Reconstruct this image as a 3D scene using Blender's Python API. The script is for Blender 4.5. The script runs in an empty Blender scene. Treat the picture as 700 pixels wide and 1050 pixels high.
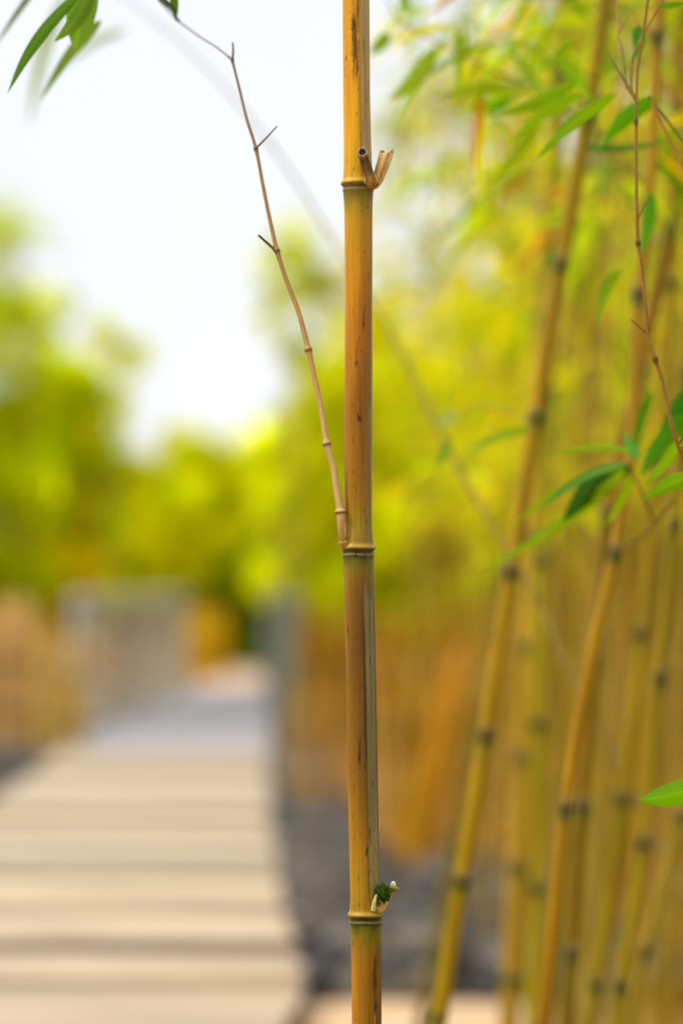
import bpy, math, random
import numpy as np
from mathutils import Vector, Matrix

random.seed(7); RNG = np.random.default_rng(7)
scene = bpy.context.scene
COL = scene.collection
# ------------------------------------------------------------------ camera
H = 1.2; FOC = 85.0; SW = 24.0; F = FOC/SW*700.0
PITCH = math.atan(75.0/F)
CAM = Vector((0, 0, H))
cd = bpy.data.cameras.new("camera"); cam = bpy.data.objects.new("camera", cd); COL.objects.link(cam)
cam.location = CAM; cam.rotation_euler = (math.pi/2+PITCH, 0, 0)
cd.sensor_fit = 'HORIZONTAL'; cd.sensor_width = SW; cd.lens = FOC
cd.clip_start = 0.05; cd.clip_end = 2000
cd.dof.use_dof = True; cd.dof.focus_distance = 2.2; cd.dof.aperture_fstop = 2.1
scene.camera = cam
CM = Matrix.Rotation(math.pi/2+PITCH, 3, 'X')
def at(px, py, Y):
    """world point at depth Y seen at photo pixel (px, py)"""
    d = CM @ Vector(((px-350)/F, (525-py)/F, -1.0))
    return CAM + d*(Y/d.y)
def gnd(px, py, z=0.0):
    d = CM @ Vector(((px-350)/F, (525-py)/F, -1.0))
    return CAM + d*((z-H)/d.z)
def P2M(Y): return Y/F
def lin(c):
    return tuple(((v/255)/12.92 if v/255 <= .04045 else ((v/255+.055)/1.055)**2.4) for v in c)

# ------------------------------------------------------------------ render / world
scene.render.engine = 'CYCLES'
scene.cycles.use_denoising = True
scene.cycles.max_bounces = 10; scene.cycles.diffuse_bounces = 5; scene.cycles.transmission_bounces = 6
scene.view_settings.view_transform = 'Standard'; scene.view_settings.look = 'None'; scene.view_settings.exposure = 0
SUN_EL, SUN_AZ = math.radians(46), math.radians(-104)   # azimuth measured from +Y towards +X
w = bpy.data.worlds.new("World"); scene.world = w; w.use_nodes = True
nt = w.node_tree; nt.nodes.clear()
N = nt.nodes.new; L = nt.links.new
out = N('ShaderNodeOutputWorld'); bg = N('ShaderNodeBackground'); sky = N('ShaderNodeTexSky')
sky.sky_type = 'NISHITA'; sky.sun_disc = False; sky.sun_elevation = SUN_EL; sky.sun_rotation = SUN_AZ
sky.air_density = 1.0; sky.dust_density = 3.0
sc_ = N('ShaderNodeMix'); sc_.data_type = 'RGBA'; sc_.inputs[0].default_value = 0.9
geo = N('ShaderNodeTexCoord'); sep = N('ShaderNodeSeparateXYZ'); ramp = N('ShaderNodeValToRGB')
L(geo.outputs['Generated'], sep.inputs[0]); L(sep.outputs[2], ramp.inputs[0])
# overcast layer: pale at the horizon, brighter towards the zenith (values divided by the background strength)
e = ramp.color_ramp.elements
e[0].position = 0.0; e[0].color = (9.0, 9.2, 9.6, 1)
e[1].position = 1.0; e[1].color = (14.0, 14.1, 14.4, 1)
m1 = ramp.color_ramp.elements.new(0.30); m1.color = (9.0, 9.25, 9.75, 1)
ns = N('ShaderNodeTexNoise'); ns.inputs['Scale'].default_value = 5.0; ns.inputs['Detail'].default_value = 3
mr = N('ShaderNodeMapRange'); mr.inputs[3].default_value = 0.86; mr.inputs[4].default_value = 1.14
L(geo.outputs['Generated'], ns.inputs['Vector']); L(ns.outputs['Fac'], mr.inputs[0])
mul = N('ShaderNodeVectorMath'); mul.operation = 'SCALE'
L(ramp.outputs[0], mul.inputs[0]); L(mr.outputs[0], mul.inputs['Scale'])
L(sky.outputs[0], sc_.inputs[6]); L(mul.outputs[0], sc_.inputs[7])
L(sc_.outputs[2], bg.inputs[0]); bg.inputs[1].default_value = 0.115
L(bg.outputs[0], out.inputs[0])
sd = bpy.data.lights.new("sun", 'SUN'); sd.energy = 2.3; sd.angle = math.radians(12); sd.color = (1.0, 0.95, 0.86)
so = bpy.data.objects.new("sun", sd); COL.objects.link(so)
sv = Vector((math.sin(SUN_AZ)*math.cos(SUN_EL), math.cos(SUN_AZ)*math.cos(SUN_EL), math.sin(SUN_EL)))
so.rotation_euler = sv.to_track_quat('Z', 'Y').to_euler(); so.location = (0, 0, 10)

# ------------------------------------------------------------------ materials
def mat_new(name):
    m = bpy.data.materials.new(name); m.use_nodes = True
    return m, m.node_tree, m.node_tree.nodes, m.node_tree.links
def mat_col(name, rough=0.5, spec=0.4, stretch=(1,1,1), nscale=60, amp=0.25, bump=0.0, coat=0.0, dark=None, hsv=(.5,1,1)):
    """reads the vertex colour 'Col' and breaks it up with stretched noise"""
    m, t, n, l = mat_new(name); b = n['Principled BSDF']
    a = n.new('ShaderNodeAttribute'); a.attribute_name = 'Col'
    tc = n.new('ShaderNodeTexCoord'); mp = n.new('ShaderNodeMapping'); mp.inputs['Scale'].default_value = stretch
    no = n.new('ShaderNodeTexNoise'); no.inputs['Scale'].default_value = nscale; no.inputs['Detail'].default_value = 5
    l.new(tc.outputs['Object'], mp.inputs[0]); l.new(mp.outputs[0], no.inputs['Vector'])
    r = n.new('ShaderNodeMapRange'); r.inputs[1].default_value = 0.25; r.inputs[2].default_value = 0.75
    r.inputs[3].default_value = 1-amp; r.inputs[4].default_value = 1+amp
    l.new(no.outputs['Fac'], r.inputs[0])
    v = n.new('ShaderNodeVectorMath'); v.operation = 'SCALE'
    l.new(a.outputs['Color'], v.inputs[0]); l.new(r.outputs[0], v.inputs['Scale'])
    last = v.outputs[0]
    if dark:
        n2 = n.new('ShaderNodeTexNoise'); n2.inputs['Scale'].default_value = dark[0]; n2.inputs['Detail'].default_value = 4
        m2 = n.new('ShaderNodeMapping'); m2.inputs['Scale'].default_value = dark[2]
        l.new(tc.outputs['Object'], m2.inputs[0]); l.new(m2.outputs[0], n2.inputs['Vector'])
        r2 = n.new('ShaderNodeMapRange'); r2.inputs[1].default_value = dark[1]; r2.inputs[2].default_value = dark[1]+0.05
        l.new(n2.outputs['Fac'], r2.inputs[0])
        mx = n.new('ShaderNodeMix'); mx.data_type = 'RGBA'; mx.blend_type = 'MULTIPLY'
        mx.inputs[7].default_value = (0.32, 0.2, 0.12, 1)
        l.new(r2.outputs[0], mx.inputs[0]); l.new(last, mx.inputs[6]); last = mx.outputs[2]
    hs = n.new('ShaderNodeHueSaturation'); hs.inputs['Hue'].default_value, hs.inputs['Saturation'].default_value, hs.inputs['Value'].default_value = hsv
    l.new(last, hs.inputs['Color']); l.new(hs.outputs[0], b.inputs['Base Color'])
    b.inputs['Roughness'].default_value = rough; b.inputs['Specular IOR Level'].default_value = spec
    b.inputs['Coat Weight'].default_value = coat; b.inputs['Coat Roughness'].default_value = 0.35
    if bump:
        bp = n.new('ShaderNodeBump'); bp.inputs['Strength'].default_value = bump; bp.inputs['Distance'].default_value = 0.0006
        l.new(no.outputs['Fac'], bp.inputs['Height']); l.new(bp.outputs[0], b.inputs['Normal'])
    return m
def mat_leaf(name, trans=0.5, rough=0.45, spec=0.35, vein=False, hsv=(.5,1,1)):
    m, t, n, l = mat_new(name); b = n['Principled BSDF']; o = n['Material Output']
    a = n.new('ShaderNodeAttribute'); a.attribute_name = 'Col'
    cv = a.outputs['Color']
    if vein:
        uv = n.new('ShaderNodeUVMap'); uv.uv_map = 'UVMap'
        wv = n.new('ShaderNodeTexWave'); wv.wave_type = 'BANDS'; wv.bands_direction = 'Y'; wv.inputs['Scale'].default_value = 3.5
        wv.inputs['Distortion'].default_value = 0.6; wv.inputs['Detail'].default_value = 2
        l.new(uv.outputs[0], wv.inputs['Vector'])
        r = n.new('ShaderNodeMapRange'); r.inputs[3].default_value = 0.8; r.inputs[4].default_value = 1.15
        l.new(wv.outputs['Fac'], r.inputs[0])
        v = n.new('ShaderNodeVectorMath'); v.operation = 'SCALE'; l.new(cv, v.inputs[0]); l.new(r.outputs[0], v.inputs['Scale']); cv = v.outputs[0]
    hs = n.new('ShaderNodeHueSaturation'); hs.inputs['Hue'].default_value, hs.inputs['Saturation'].default_value, hs.inputs['Value'].default_value = hsv
    l.new(cv, hs.inputs['Color']); cv = hs.outputs[0]
    l.new(cv, b.inputs['Base Color']); b.inputs['Roughness'].default_value = rough
    b.inputs['Specular IOR Level'].default_value = spec
    tr = n.new('ShaderNodeBsdfTranslucent'); l.new(cv, tr.inputs[0])
    mx = n.new('ShaderNodeMixShader'); mx.inputs[0].default_value = trans
    l.new(b.outputs[0], mx.inputs[1]); l.new(tr.outputs[0], mx.inputs[2]); l.new(mx.outputs[0], o.inputs[0])
    return m
def mat_noise(name, c1, c2, scale=8, rough=0.85, bump=0.3, stretch=(1,1,1), detail=6, c3=None):
    m, t, n, l = mat_new(name); b = n['Principled BSDF']
    tc = n.new('ShaderNodeTexCoord'); mp = n.new('ShaderNodeMapping'); mp.inputs['Scale'].default_value = stretch
    no = n.new('ShaderNodeTexNoise'); no.inputs['Scale'].default_value = scale; no.inputs['Detail'].default_value = detail
    l.new(tc.outputs['Object'], mp.inputs[0]); l.new(mp.outputs[0], no.inputs['Vector'])
    r = n.new('ShaderNodeValToRGB'); r.color_ramp.elements[0].position = 0.32; r.color_ramp.elements[1].position = 0.68
    r.color_ramp.elements[0].color = (*c1, 1); r.color_ramp.elements[1].color = (*c2, 1)
    if c3:
        x = r.color_ramp.elements.new(0.5); x.color = (*c3, 1)
    l.new(no.outputs['Fac'], r.inputs[0]); l.new(r.outputs[0], b.inputs['Base Color'])
    b.inputs['Roughness'].default_value = rough; b.inputs['Specular IOR Level'].default_value = 0.25
    bp = n.new('ShaderNodeBump'); bp.inputs['Strength'].default_value = bump; bp.inputs['Distance'].default_value = 0.02
    l.new(no.outputs['Fac'], bp.inputs['Height']); l.new(bp.outputs[0], b.inputs['Normal'])
    return m
M_CULM = mat_col('bamboo_skin', rough=0.45, spec=0.25, stretch=(1, 1, 0.022), nscale=620, amp=0.24, bump=0.25, coat=0.0, hsv=(.503, 1.12, .80),
                 dark=(330, 0.655, (1, 1, 0.14)))
M_STUB = mat_col('broken_wood', rough=0.8, spec=0.2, stretch=(1, 1, 0.15), nscale=900, amp=0.5, bump=0.8, hsv=(.514, 1.0, 1.0))
M_BRANCH = mat_col('branch_skin', rough=0.5, spec=0.2, stretch=(1, 1, 0.05), nscale=500, amp=0.2, bump=0.25, hsv=(.507, .96, .86))
M_CANE = mat_col('cane_skin', rough=0.5, spec=0.15, stretch=(1, 1, 0.05), nscale=90, amp=0.38, bump=0.1, hsv=(.511, 1.08, .76))
M_TWIG = mat_col('twig_skin', rough=0.6, spec=0.15, hsv=(.52, 1.0, .95), stretch=(1, 1, 0.3), nscale=300, amp=0.25, bump=0.2)
M_LEAF = mat_leaf('fresh_leaf', 0.45, 0.4, 0.3, vein=True, hsv=(.470, 1.15, 1.15))
M_FOL = mat_leaf('grove_foliage', 0.6, 0.55, 0.12, hsv=(.491, 1.06, 1.5))
M_FAR = mat_leaf('far_foliage', 0.5, 0.8, 0.05, hsv=(.488, 1.3, 1.22))
M_BOARD = mat_col('weathered_board', rough=0.75, spec=0.25, stretch=(0.12, 1, 1), nscale=40, amp=0.18, bump=0.4, hsv=(.503, 1.15, .82))
M_STONE = mat_col('grey_stone', rough=0.85, spec=0.15, nscale=30, amp=0.35, bump=0.4, hsv=(.5, 1, .62))
M_RAIL = mat_noise('galvanised_rail', lin((160,164,156)), lin((212,216,206)), 12, 0.5, 0.1)
M_GROUND = mat_noise('soil', lin((100,74,38)), lin((160,122,66)), 3.0, 0.95, 0.5, c3=lin((132,100,54)))
M_PATH = mat_noise('asphalt_path', lin((156,151,157)), lin((172,168,173)), 4, 0.9, 0.2)
M_SAND = mat_noise('sand', lin((206,170,132)), lin((224,192,156)), 9, 0.95, 0.3)
M_MULCH = mat_noise('bark', lin((70,52,30)), lin((120,90,50)), 5, 0.95, 0.5)

# ------------------------------------------------------------------ helpers
def link(name, me, parent=None, mat=None):
    o = bpy.data.objects.new(name, me); COL.objects.link(o)
    if parent is not None: o.parent = parent
    if mat is not None and me is not None: me.materials.append(mat)
    return o
def mk(name, V, Fc, mat, parent=None, col=None, smooth=True, uv=None, dom='POINT'):
    me = bpy.data.meshes.new(name)
    V = np.asarray(V, dtype=np.float32).reshape(-1, 3)
    if isinstance(Fc, np.ndarray):
        nf, k = Fc.shape
        me.vertices.add(len(V)); me.vertices.foreach_set('co', V.ravel())
        me.loops.add(nf*k); me.loops.foreach_set('vertex_index', Fc.astype(np.int32).ravel())
        me.polygons.add(nf); me.polygons.foreach_set('loop_start', np.arange(0, nf*k, k, dtype=np.int32))
        me.update(calc_edges=True)
    else:
        me.from_pydata(V.tolist(), [], Fc)
    me.polygons.foreach_set('use_smooth', [smooth]*len(me.polygons))
    if col is not None:
        ca = me.color_attributes.new('Col', 'FLOAT_COLOR', 'POINT')
        c = np.ones((len(V), 4), dtype=np.float32); c[:, :3] = np.asarray(col, dtype=np.float32).reshape(-1, 3) if np.ndim(col) > 1 else col
        ca.data.foreach_set('color', c.ravel())
    if uv is not None:
        u = me.uv_layers.new(name='UVMap'); idx = np.empty(len(me.loops), dtype=np.int32); me.loops.foreach_get('vertex_index', idx)
        u.data.foreach_set('uv', np.asarray(uv, dtype=np.float32)[idx].ravel())
    me.validate()
    return link(name, me, parent, mat)
def empty(name, loc, label=None, cat=None, group=None):
    o = bpy.data.objects.new(name, None); COL.objects.link(o); o.location = loc; o.empty_display_size = 0.05
    if label: tag(o, label, cat, group)
    return o
def tag(o, label=None, cat=None, group=None, kind=None):
    if label: o['label'] = label
    if cat: o['category'] = cat
    if group: o['group'] = group
    if kind: o['kind'] = kind
    return o
def put(o, parent):
    """parent keeping the world-space mesh where it is"""
    o.parent = parent; o.matrix_parent_inverse = Matrix.Translation(parent.location).inverted(); return o
def root_loc(o):
    x = Vector((0, 0, 0)); return x
def catmull(pts, n):
    P = np.array(pts, dtype=float); m = len(P)
    if m == 2:
        t = np.linspace(0, 1, n)[:, None]; return P[0]*(1-t)+P[1]*t
    Q = np.vstack([2*P[0]-P[1], P, 2*P[-1]-P[-2]]); outp = []
    for k in np.linspace(0, m-1, n):
        i = min(int(k), m-2); t = k-i; a, b, c, d = Q[i], Q[i+1], Q[i+2], Q[i+3]
        outp.append(0.5*((2*b)+(-a+c)*t+(2*a-5*b+4*c-d)*t*t+(-a+3*b-3*c+d)*t**3))
    return np.array(outp)
def frames(C):
    T = np.gradient(C, axis=0); T /= np.linalg.norm(T, axis=1)[:, None]+1e-12
    ref = np.array([0, 1.0, 0.03]); S = np.cross(T, ref); S /= np.linalg.norm(S, axis=1)[:, None]+1e-12
    U = np.cross(S, T); return T, S, U
def grid_faces(r, s, wrap=True):
    i = np.arange(r-1)[:, None]; j = np.arange(s if wrap else s-1)[None, :]; j2 = (j+1) % s
    return np.stack([(i*s+j), (i*s+j2), ((i+1)*s+j2), ((i+1)*s+j)], axis=-1).reshape(-1, 4)
def tube(C, R, seg=10):
    T, S, U = frames(C); a = np.linspace(0, 2*math.pi, seg, endpoint=False)
    V = C[:, None, :]+np.asarray(R)[:, None, None]*(np.cos(a)[None, :, None]*S[:, None, :]+np.sin(a)[None, :, None]*U[:, None, :])
    return V.reshape(-1, 3), grid_faces(len(C), seg)

def twig(name, pts, r0, r1, color, parent, mat=None, nodes=(), seg=8, n=None, swell=0.35, dark=None):
    """tapering twig through 3-D points; nodes = fractions of its length where it swells"""
    n = n or max(12, len(pts)*10)
    C = catmull(pts, n); d = np.r_[0, np.cumsum(np.linalg.norm(np.diff(C, axis=0), axis=1))]; t = d/d[-1]
    R = r0+(r1-r0)*t; c = np.tile(np.array(color), (n, 1))
    for q in nodes:
        g = np.exp(-((t-q)*d[-1]/(0.9*(r0+r1)))**2); R = R*(1+swell*g)
        dk = np.array(dark if dark is not None else (0.4, 0.36, 0.3)); c = c*(1-g[:, None]*(1-dk))
    V, Fc = tube(C, R, seg)
    V = np.vstack([V, C[0], C[-1]]); k = len(V)-2
    tri = [[k, (j+1) % seg, j, j] for j in range(seg)]+[[k+1, (n-1)*seg+j, (n-1)*seg+(j+1) % seg, (n-1)*seg+(j+1) % seg] for j in range(seg)]
    faces = Fc.tolist()+[x[:3] for x in tri]
    cc = np.vstack([np.repeat(c, seg, axis=0), c[:1], c[-1:]])
    return mk(name, V, faces, mat or M_TWIG, parent, cc)

def leaf(parent, base, tip, wpx, bend=0.0, roll=0.35, color=(60,130,20), color2=None, name='leaf', fold=0.25, tipbrown=False, fat=0.42):
    """one bamboo leaf from (px,py,Y) to (px,py,Y); bend in photo pixels, sideways of the line"""
    b = np.array(at(*base)); t = np.array(at(*tip)); Y = (base[2]+tip[2])/2
    ax = t-b; Ln = np.linalg.norm(ax); ax /= Ln
    view = np.array([0, 1.0, 0.03]); side = np.cross(ax, view); side /= np.linalg.norm(side); nrm = np.cross(side, ax)
    n, s = 22, 7; V = []; C = []; UV = []
    c1 = np.array(lin(color)); c2 = np.array(lin(color2 or color))
    rr = random.Random(int(base[0]*7+base[1]*13))
    tw = rr.uniform(-0.3, 0.3)
    for i in range(n):
        u = i/(n-1)
        p = b+ax*Ln*u+side*(bend*P2M(Y)*math.sin(math.pi*u)*1.0)+nrm*0.05*Ln*math.sin(math.pi*u*0.9)
        wd = (u**0.55)*((1-u)**0.95)/( (fat**0.55)*((1-fat)**0.95)*1.03 ) if 0 < u < 1 else 0
        wd = max(wd, 0.03)*wpx*P2M(Y)*0.5
        ra = roll+tw*(u-.5); S = side*math.cos(ra)+nrm*math.sin(ra); Nn = -side*math.sin(ra)+nrm*math.cos(ra)
        for j in range(s):
            x = (j/(s-1))*2-1
            V.append(p+S*x*wd+Nn*abs(x)*wd*fold)
            k = u*0.6+0.4*abs(x)
            c = c1*(1-k)+c2*k
            if abs(x) < 0.05: c = c*1.25
            if tipbrown and u > 0.93: c = np.array(lin((170, 120, 70)))
            C.append(c); UV.append((u*1.0, x*0.5))
    return mk(name, V, grid_faces(n, s, False), M_LEAF, parent, np.array(C), uv=UV)

def leaf_cloud(base, dirs, L_, W_, col, droop=0.35):
    """many small lance leaves as one mesh (arrays). 6 verts / leaf"""
    base = np.asarray(base, float); d = np.asarray(dirs, float); d /= np.linalg.norm(d, axis=1)[:, None]
    n = len(base); rnd = RNG.normal(size=(n, 3)); s = np.cross(d, rnd); s /= np.linalg.norm(s, axis=1)[:, None]+1e-9
    L_ = np.broadcast_to(L_, n)[:, None]; W_ = np.broadcast_to(W_, n)[:, None]; g = np.array([[0, 0, -1.0]])
    def P(u): return base+d*L_*u+g*droop*L_*u*u
    a = P(0.0); p1 = P(0.3); p2 = P(0.65); tp = P(1.0)
    V = np.stack([a, p1-s*W_*.5, p1+s*W_*.5, p2-s*W_*.36, p2+s*W_*.36, tp], axis=1).reshape(-1, 3)
    o = (np.arange(n)*6)[:, None]
    Fq = np.stack([o[:, 0]+0, o[:, 0]+1, o[:, 0]+2], axis=1); F2 = np.stack([o[:, 0]+1, o[:, 0]+3, o[:, 0]+2], axis=1)
    F3 = np.stack([o[:, 0]+2, o[:, 0]+3, o[:, 0]+4], axis=1); F4 = np.stack([o[:, 0]+3, o[:, 0]+5, o[:, 0]+4], axis=1)
    return V, np.vstack([Fq, F2, F3, F4]), np.repeat(np.asarray(col), 6, axis=0)

def pick(pal, n, jit=0.18):
    """palette of (sRGB, weight) -> n linear colours with brightness jitter"""
    P = np.array([lin(c) for c, _ in pal]); wt = np.array([x for _, x in pal], float); wt /= wt.sum()
    return P[RNG.choice(len(P), n, p=wt)]*np.exp(RNG.normal(0, jit, (n, 1)))

# ------------------------------------------------------------------ setting: ground, path, boardwalk, stones
def sheet(name, pts_l, pts_r, z, mat, cx=6, n=60, zf=None):
    A = catmull(pts_l, n); B = catmull(pts_r, n); V = []
    for i in range(n):
        for j in range(cx):
            p = A[i]*(1-j/(cx-1))+B[i]*(j/(cx-1)); V.append((p[0], p[1], z))
    return mk(name, V, grid_faces(n, cx, False), mat)
g = 160
gx = np.linspace(-400, 400, g); gy = np.linspace(-60, 900, g)
gx = np.sign(gx)*np.abs(gx/400)**2.2*400; gy = -60+((gy+60)/960)**2.0*960
GX, GY = np.meshgrid(gx, gy)
ground = mk('ground', np.stack([GX, GY, np.zeros_like(GX)], -1).reshape(-1, 3), grid_faces(g, g, False), M_GROUND); tag(ground, kind='structure')

# boardwalk edges as (z-distance, x)
def q(px, py): v = gnd(px, py); return (v.x, v.y, 0)
right_edge = [(-0.75, -3, 0), (-0.55, 1.0, 0), (-0.32, 4.2, 0), q(306, 1046), q(289, 965), q(281, 880), q(275, 786)]
left_edge = [(-3.6, -3, 0), (-3.2, 1.0, 0), (-2.8, 4.2, 0), (-2.5, 6.6, 0), q(-80, 880), q(4, 828), q(60, 784)]
RE = catmull(right_edge, 400); LE = catmull(left_edge, 400)
def xr(y): return float(np.interp(y, RE[:, 1], RE[:, 0]))
def xl(y): return float(np.interp(y, LE[:, 1], LE[:, 0]))
y_end = gnd(278, 785).y
V = []; Fc = []; C = []; y = -2.6; k = 0; rr = random.Random(3)
darkband = {}
tone = 0
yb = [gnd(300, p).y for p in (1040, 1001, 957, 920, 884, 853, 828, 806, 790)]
while y < y_end:
    wd = 0.142; y2 = y+wd-0.009
    c = np.array(lin((222, 204, 180)))*rr.uniform(0.60, 1.04)
    if k % 3 == 0: tone = rr.uniform(-0.16, 0.16)
    c = c*(1+tone)
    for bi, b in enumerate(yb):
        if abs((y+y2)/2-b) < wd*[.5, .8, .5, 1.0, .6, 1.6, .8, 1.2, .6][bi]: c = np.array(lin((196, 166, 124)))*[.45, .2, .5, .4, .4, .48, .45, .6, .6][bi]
    if y < 9.0: c = c*np.array([1.1, 1.06, 1.06])
    nx = 24; z0 = 0.085+rr.uniform(-.0015, .0015); i0 = len(V); e1, e2 = rr.uniform(-.02, .02), rr.uniform(-.02, .02)
    for yy, zz in ((y, 0.045), (y+0.002, z0-0.003), (y+0.005, z0), (y2-0.005, z0), (y2-0.002, z0-0.003), (y2, 0.045)):
        for j in range(nx):
            t = j/(nx-1); V.append((xl(yy)+e1+(xr(yy)+e2-xl(yy)-e1)*t, yy, zz)); C.append(c*(1+0.16*math.sin(j*.5+k*2.1)*math.sin(k*1.3)))
    for a in range(5):
        for j in range(nx-1):
            b0 = i0+a*nx+j; Fc.append((b0, b0+1, b0+nx+1, b0+nx))
    y += wd; k += 1
bw = mk('boardwalk', V, Fc, M_BOARD, col=np.array(C), smooth=False); tag(bw, kind='structure')
# dark bearers under the boards seen through the gaps, and the edge boards
V = []; Fc = []
def addbox(V, Fc, x0, x1, y0, y1, z0, z1):
    b = len(V); V += [(x0,y0,z0),(x1,y0,z0),(x1,y1,z0),(x0,y1,z0),(x0,y0,z1),(x1,y0,z1),(x1,y1,z1),(x0,y1,z1)]
    Fc += [(b,b+3,b+2,b+1),(b+4,b+5,b+6,b+7),(b,b+1,b+5,b+4),(b+1,b+2,b+6,b+5),(b+2,b+3,b+7,b+6),(b+3,b,b+4,b+7)]
n = 80; ys = np.linspace(-2.6, y_end-0.05, n)
for off in (0.06, 0.5, 0.94):
    b0 = len(V)
    for yy in ys:
        xc = xl(yy)*(1-off)+xr(yy)*off
        for dx, dz in ((-.04, 0.002), (.04, 0.002), (.04, .044), (-.04, .044)): V.append((xc+dx, yy, dz))
    for i in range(n-1):
        for j in range(4): Fc.append((b0+i*4+j, b0+i*4+(j+1) % 4, b0+(i+1)*4+(j+1) % 4, b0+(i+1)*4+j))
bearers = mk('boardwalk_bearers', V, Fc, M_MULCH, smooth=False); tag(bearers, kind='structure')

# grey path beyond the boards
pl = [q(62, 785), q(80, 765), q(135, 738), q(195, 714), q(225, 700), q(262, 690)]
pr = [q(279, 785), q(278, 765), q(277, 738), q(276, 714), q(277, 700), q(282, 690)]
path = sheet('path', pl, pr, 0.08, M_PATH, 10); tag(path, kind='structure')
V = [(v.co.x, v.co.y, v.co.z) for v in path.data.vertices]
# its far, sandy stretch
pa = sheet('sandy_path', [q(206, 712), q(200, 704), q(180, 697), q(100, 690)], [q(276, 712), q(277, 706), q(300, 699), q(300, 692)], 0.086, M_SAND, 8); tag(pa, kind='structure')
# sandy strip in the foreground, right of the boards
yn = gnd(400, 1052).y-1.6; yf = gnd(400, 1029).y
sp = mk('sand_strip', [(xr(yn+ (yf-yn)*i/9)+0.02 if j == 0 else [0, .1, .2, .3, .42, .54][j], yn+(yf-yn)*i/9+0.03*math.sin(j*1.3+i), 0.012) for i in range(10) for j in range(6)], grid_faces(10, 6, False), M_SAND)
tag(sp, kind='structure')

def stones(name, region, n, smin, smax, pal, seed):
    rg = np.random.default_rng(seed)
    import bmesh
    bm = bmesh.new(); bmesh.ops.create_icosphere(bm, subdivisions=2, radius=1); bv = np.array([v.co[:] for v in bm.verts]); bf = np.array([[v.index for v in f.verts] for f in bm.faces]); bm.free()
    VV = []; FF = []; CC = []; k = 0
    while k < n:
        x, y = region(rg)
        s = rg.uniform(smin, smax); sc = s*rg.uniform(.6, 1.2, 3)*np.array([1, 1, .7])
        ph = rg.uniform(0, 6, 3); v = bv*(1+0.16*np.sin(bv[:, [1, 2, 0]]*3.1+ph)+0.1*np.sin(bv[:, [2, 0, 1]]*5.3+ph))*sc
        a = rg.uniform(0, 6.28); R = np.array([[math.cos(a), -math.sin(a), 0], [math.sin(a), math.cos(a), 0], [0, 0, 1]])
        v = v@R.T+np.array([x, y, s*0.25+rg.uniform(0, .03)])
        VV.append(v); FF.append(bf+len(bv)*k); c = np.array(lin(pal[rg.integers(len(pal))]))*rg.uniform(.35, 1.7); CC.append(np.tile(c, (len(bv), 1))); k += 1
    o = mk(name, np.vstack(VV), np.vstack(FF), M_STONE, col=np.vstack(CC)); tag(o, kind='stuff'); return o
pal_stone = [(98,94,92), (120,114,108), (74,72,74), (138,128,116), (104,96,86), (122,110,96)]
def reg_r(rg):
    y = 7.0+(rg.random()**1.3)*9.5; return xr(y)+0.06+rg.random()*(1.1 if y < 9.6 else max(.27, 1.1-(y-9.6)*.7)), y
tag(stones('gravel_bed', reg_r, 3000, .03, .11, pal_stone, 1), 'dark grey stones bedded along the right edge of the boardwalk', 'stones')
def reg_l(rg):
    y = 12.5+rg.random()*8; return xl(min(y, 15.6))-0.05-rg.random()*0.8-(max(0, y-15.6)*-0.02), y
tag(stones('gravel_patch', reg_l, 900, .03, .07, pal_stone, 2), 'dark grey stones beside the left edge of the boardwalk', 'stones')

# dead bamboo leaves on the soil
n = 9000; X = RNG.uniform(-.1, 3.8, n); Yv = RNG.uniform(6.9, 18, n); keep = X > np.array([xr(min(v, 15.9)) for v in Yv])+np.where(Yv < 9.6, 0.8, 0.22)
X, Yv = X[keep], Yv[keep]; n = len(X); A = RNG.uniform(0, 6.28, n)
V, Fc, C = leaf_cloud(np.stack([X, Yv, RNG.uniform(.01, .05, n)], 1), np.stack([np.cos(A), np.sin(A), RNG.uniform(-.05, .3, n)], 1), RNG.uniform(.08, .16, n), RNG.uniform(.012, .022, n),
                      pick([((186,146,86),4), ((160,114,60),3), ((206,170,120),2), ((120,86,44),2)], n), 0.1)
lt = mk('leaf_litter', V, Fc, M_FOL, col=C); tag(lt, 'dry fallen leaves covering the soil under the bamboo', 'leaf litter', kind='stuff')

# ------------------------------------------------------------------ the sharp culm in the middle
Y0 = 2.2; PX = P2M(Y0)
main = empty('bamboo_culm', at(372, 1600, Y0), 'sharp golden bamboo culm upright in the middle, with pale groove and snapped branch stubs', 'bamboo culm')
main.location.z = 0
NODES = [-940, -565, -189, 188, 562, 938, 1313, 1600, 1860]      # photo y of each node ridge (those outside the picture continue the rhythm)
cx_t = np.array([-1200, -200, 0, 100, 186, 260, 400, 540, 565, 600, 700, 850, 935, 980, 1050, 1400, 2000]); cx_v = np.array([352, 363, 365, 365.5, 367, 367.5, 367.5, 367, 367, 368, 370.3, 372.8, 374.5, 375.5, 375.8, 378, 380])
rp_t = np.array([-1200, -200, 0, 100, 180, 215, 300, 540, 600, 700, 850, 1050, 1400, 2000]); rp_v = np.array([8, 12, 13.8, 14, 14.6, 14.2, 14.3, 14.3, 15.4, 15.4, 15.3, 15.2, 15.6, 16])
def sm(a, b, x): t = np.clip((x-a)/(b-a), 0, 1); return t*t*(3-2*t)
def profile(py):
    """radius in px at photo y, with node ridges"""
    r = np.interp(py, rp_t, rp_v)
    for k in NODES:
        d = py-k                                   # positive = below the node
        r = r+np.where(d <= 0, 2.3*np.exp(-(d/2.8)**2)+1.0*np.exp(-(d/13)**2), 0)
        below = 1.9*np.exp(-np.clip(d, 0, None)/15.0)-0.55*np.exp(-((d-4.0)/1.6)**2)+0.45*np.exp(-((d-6.9)/1.1)**2)+1.4*np.exp(-(d/1.8)**2)
        r = r+np.where(d > 0, below, 0)
    return r
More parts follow.
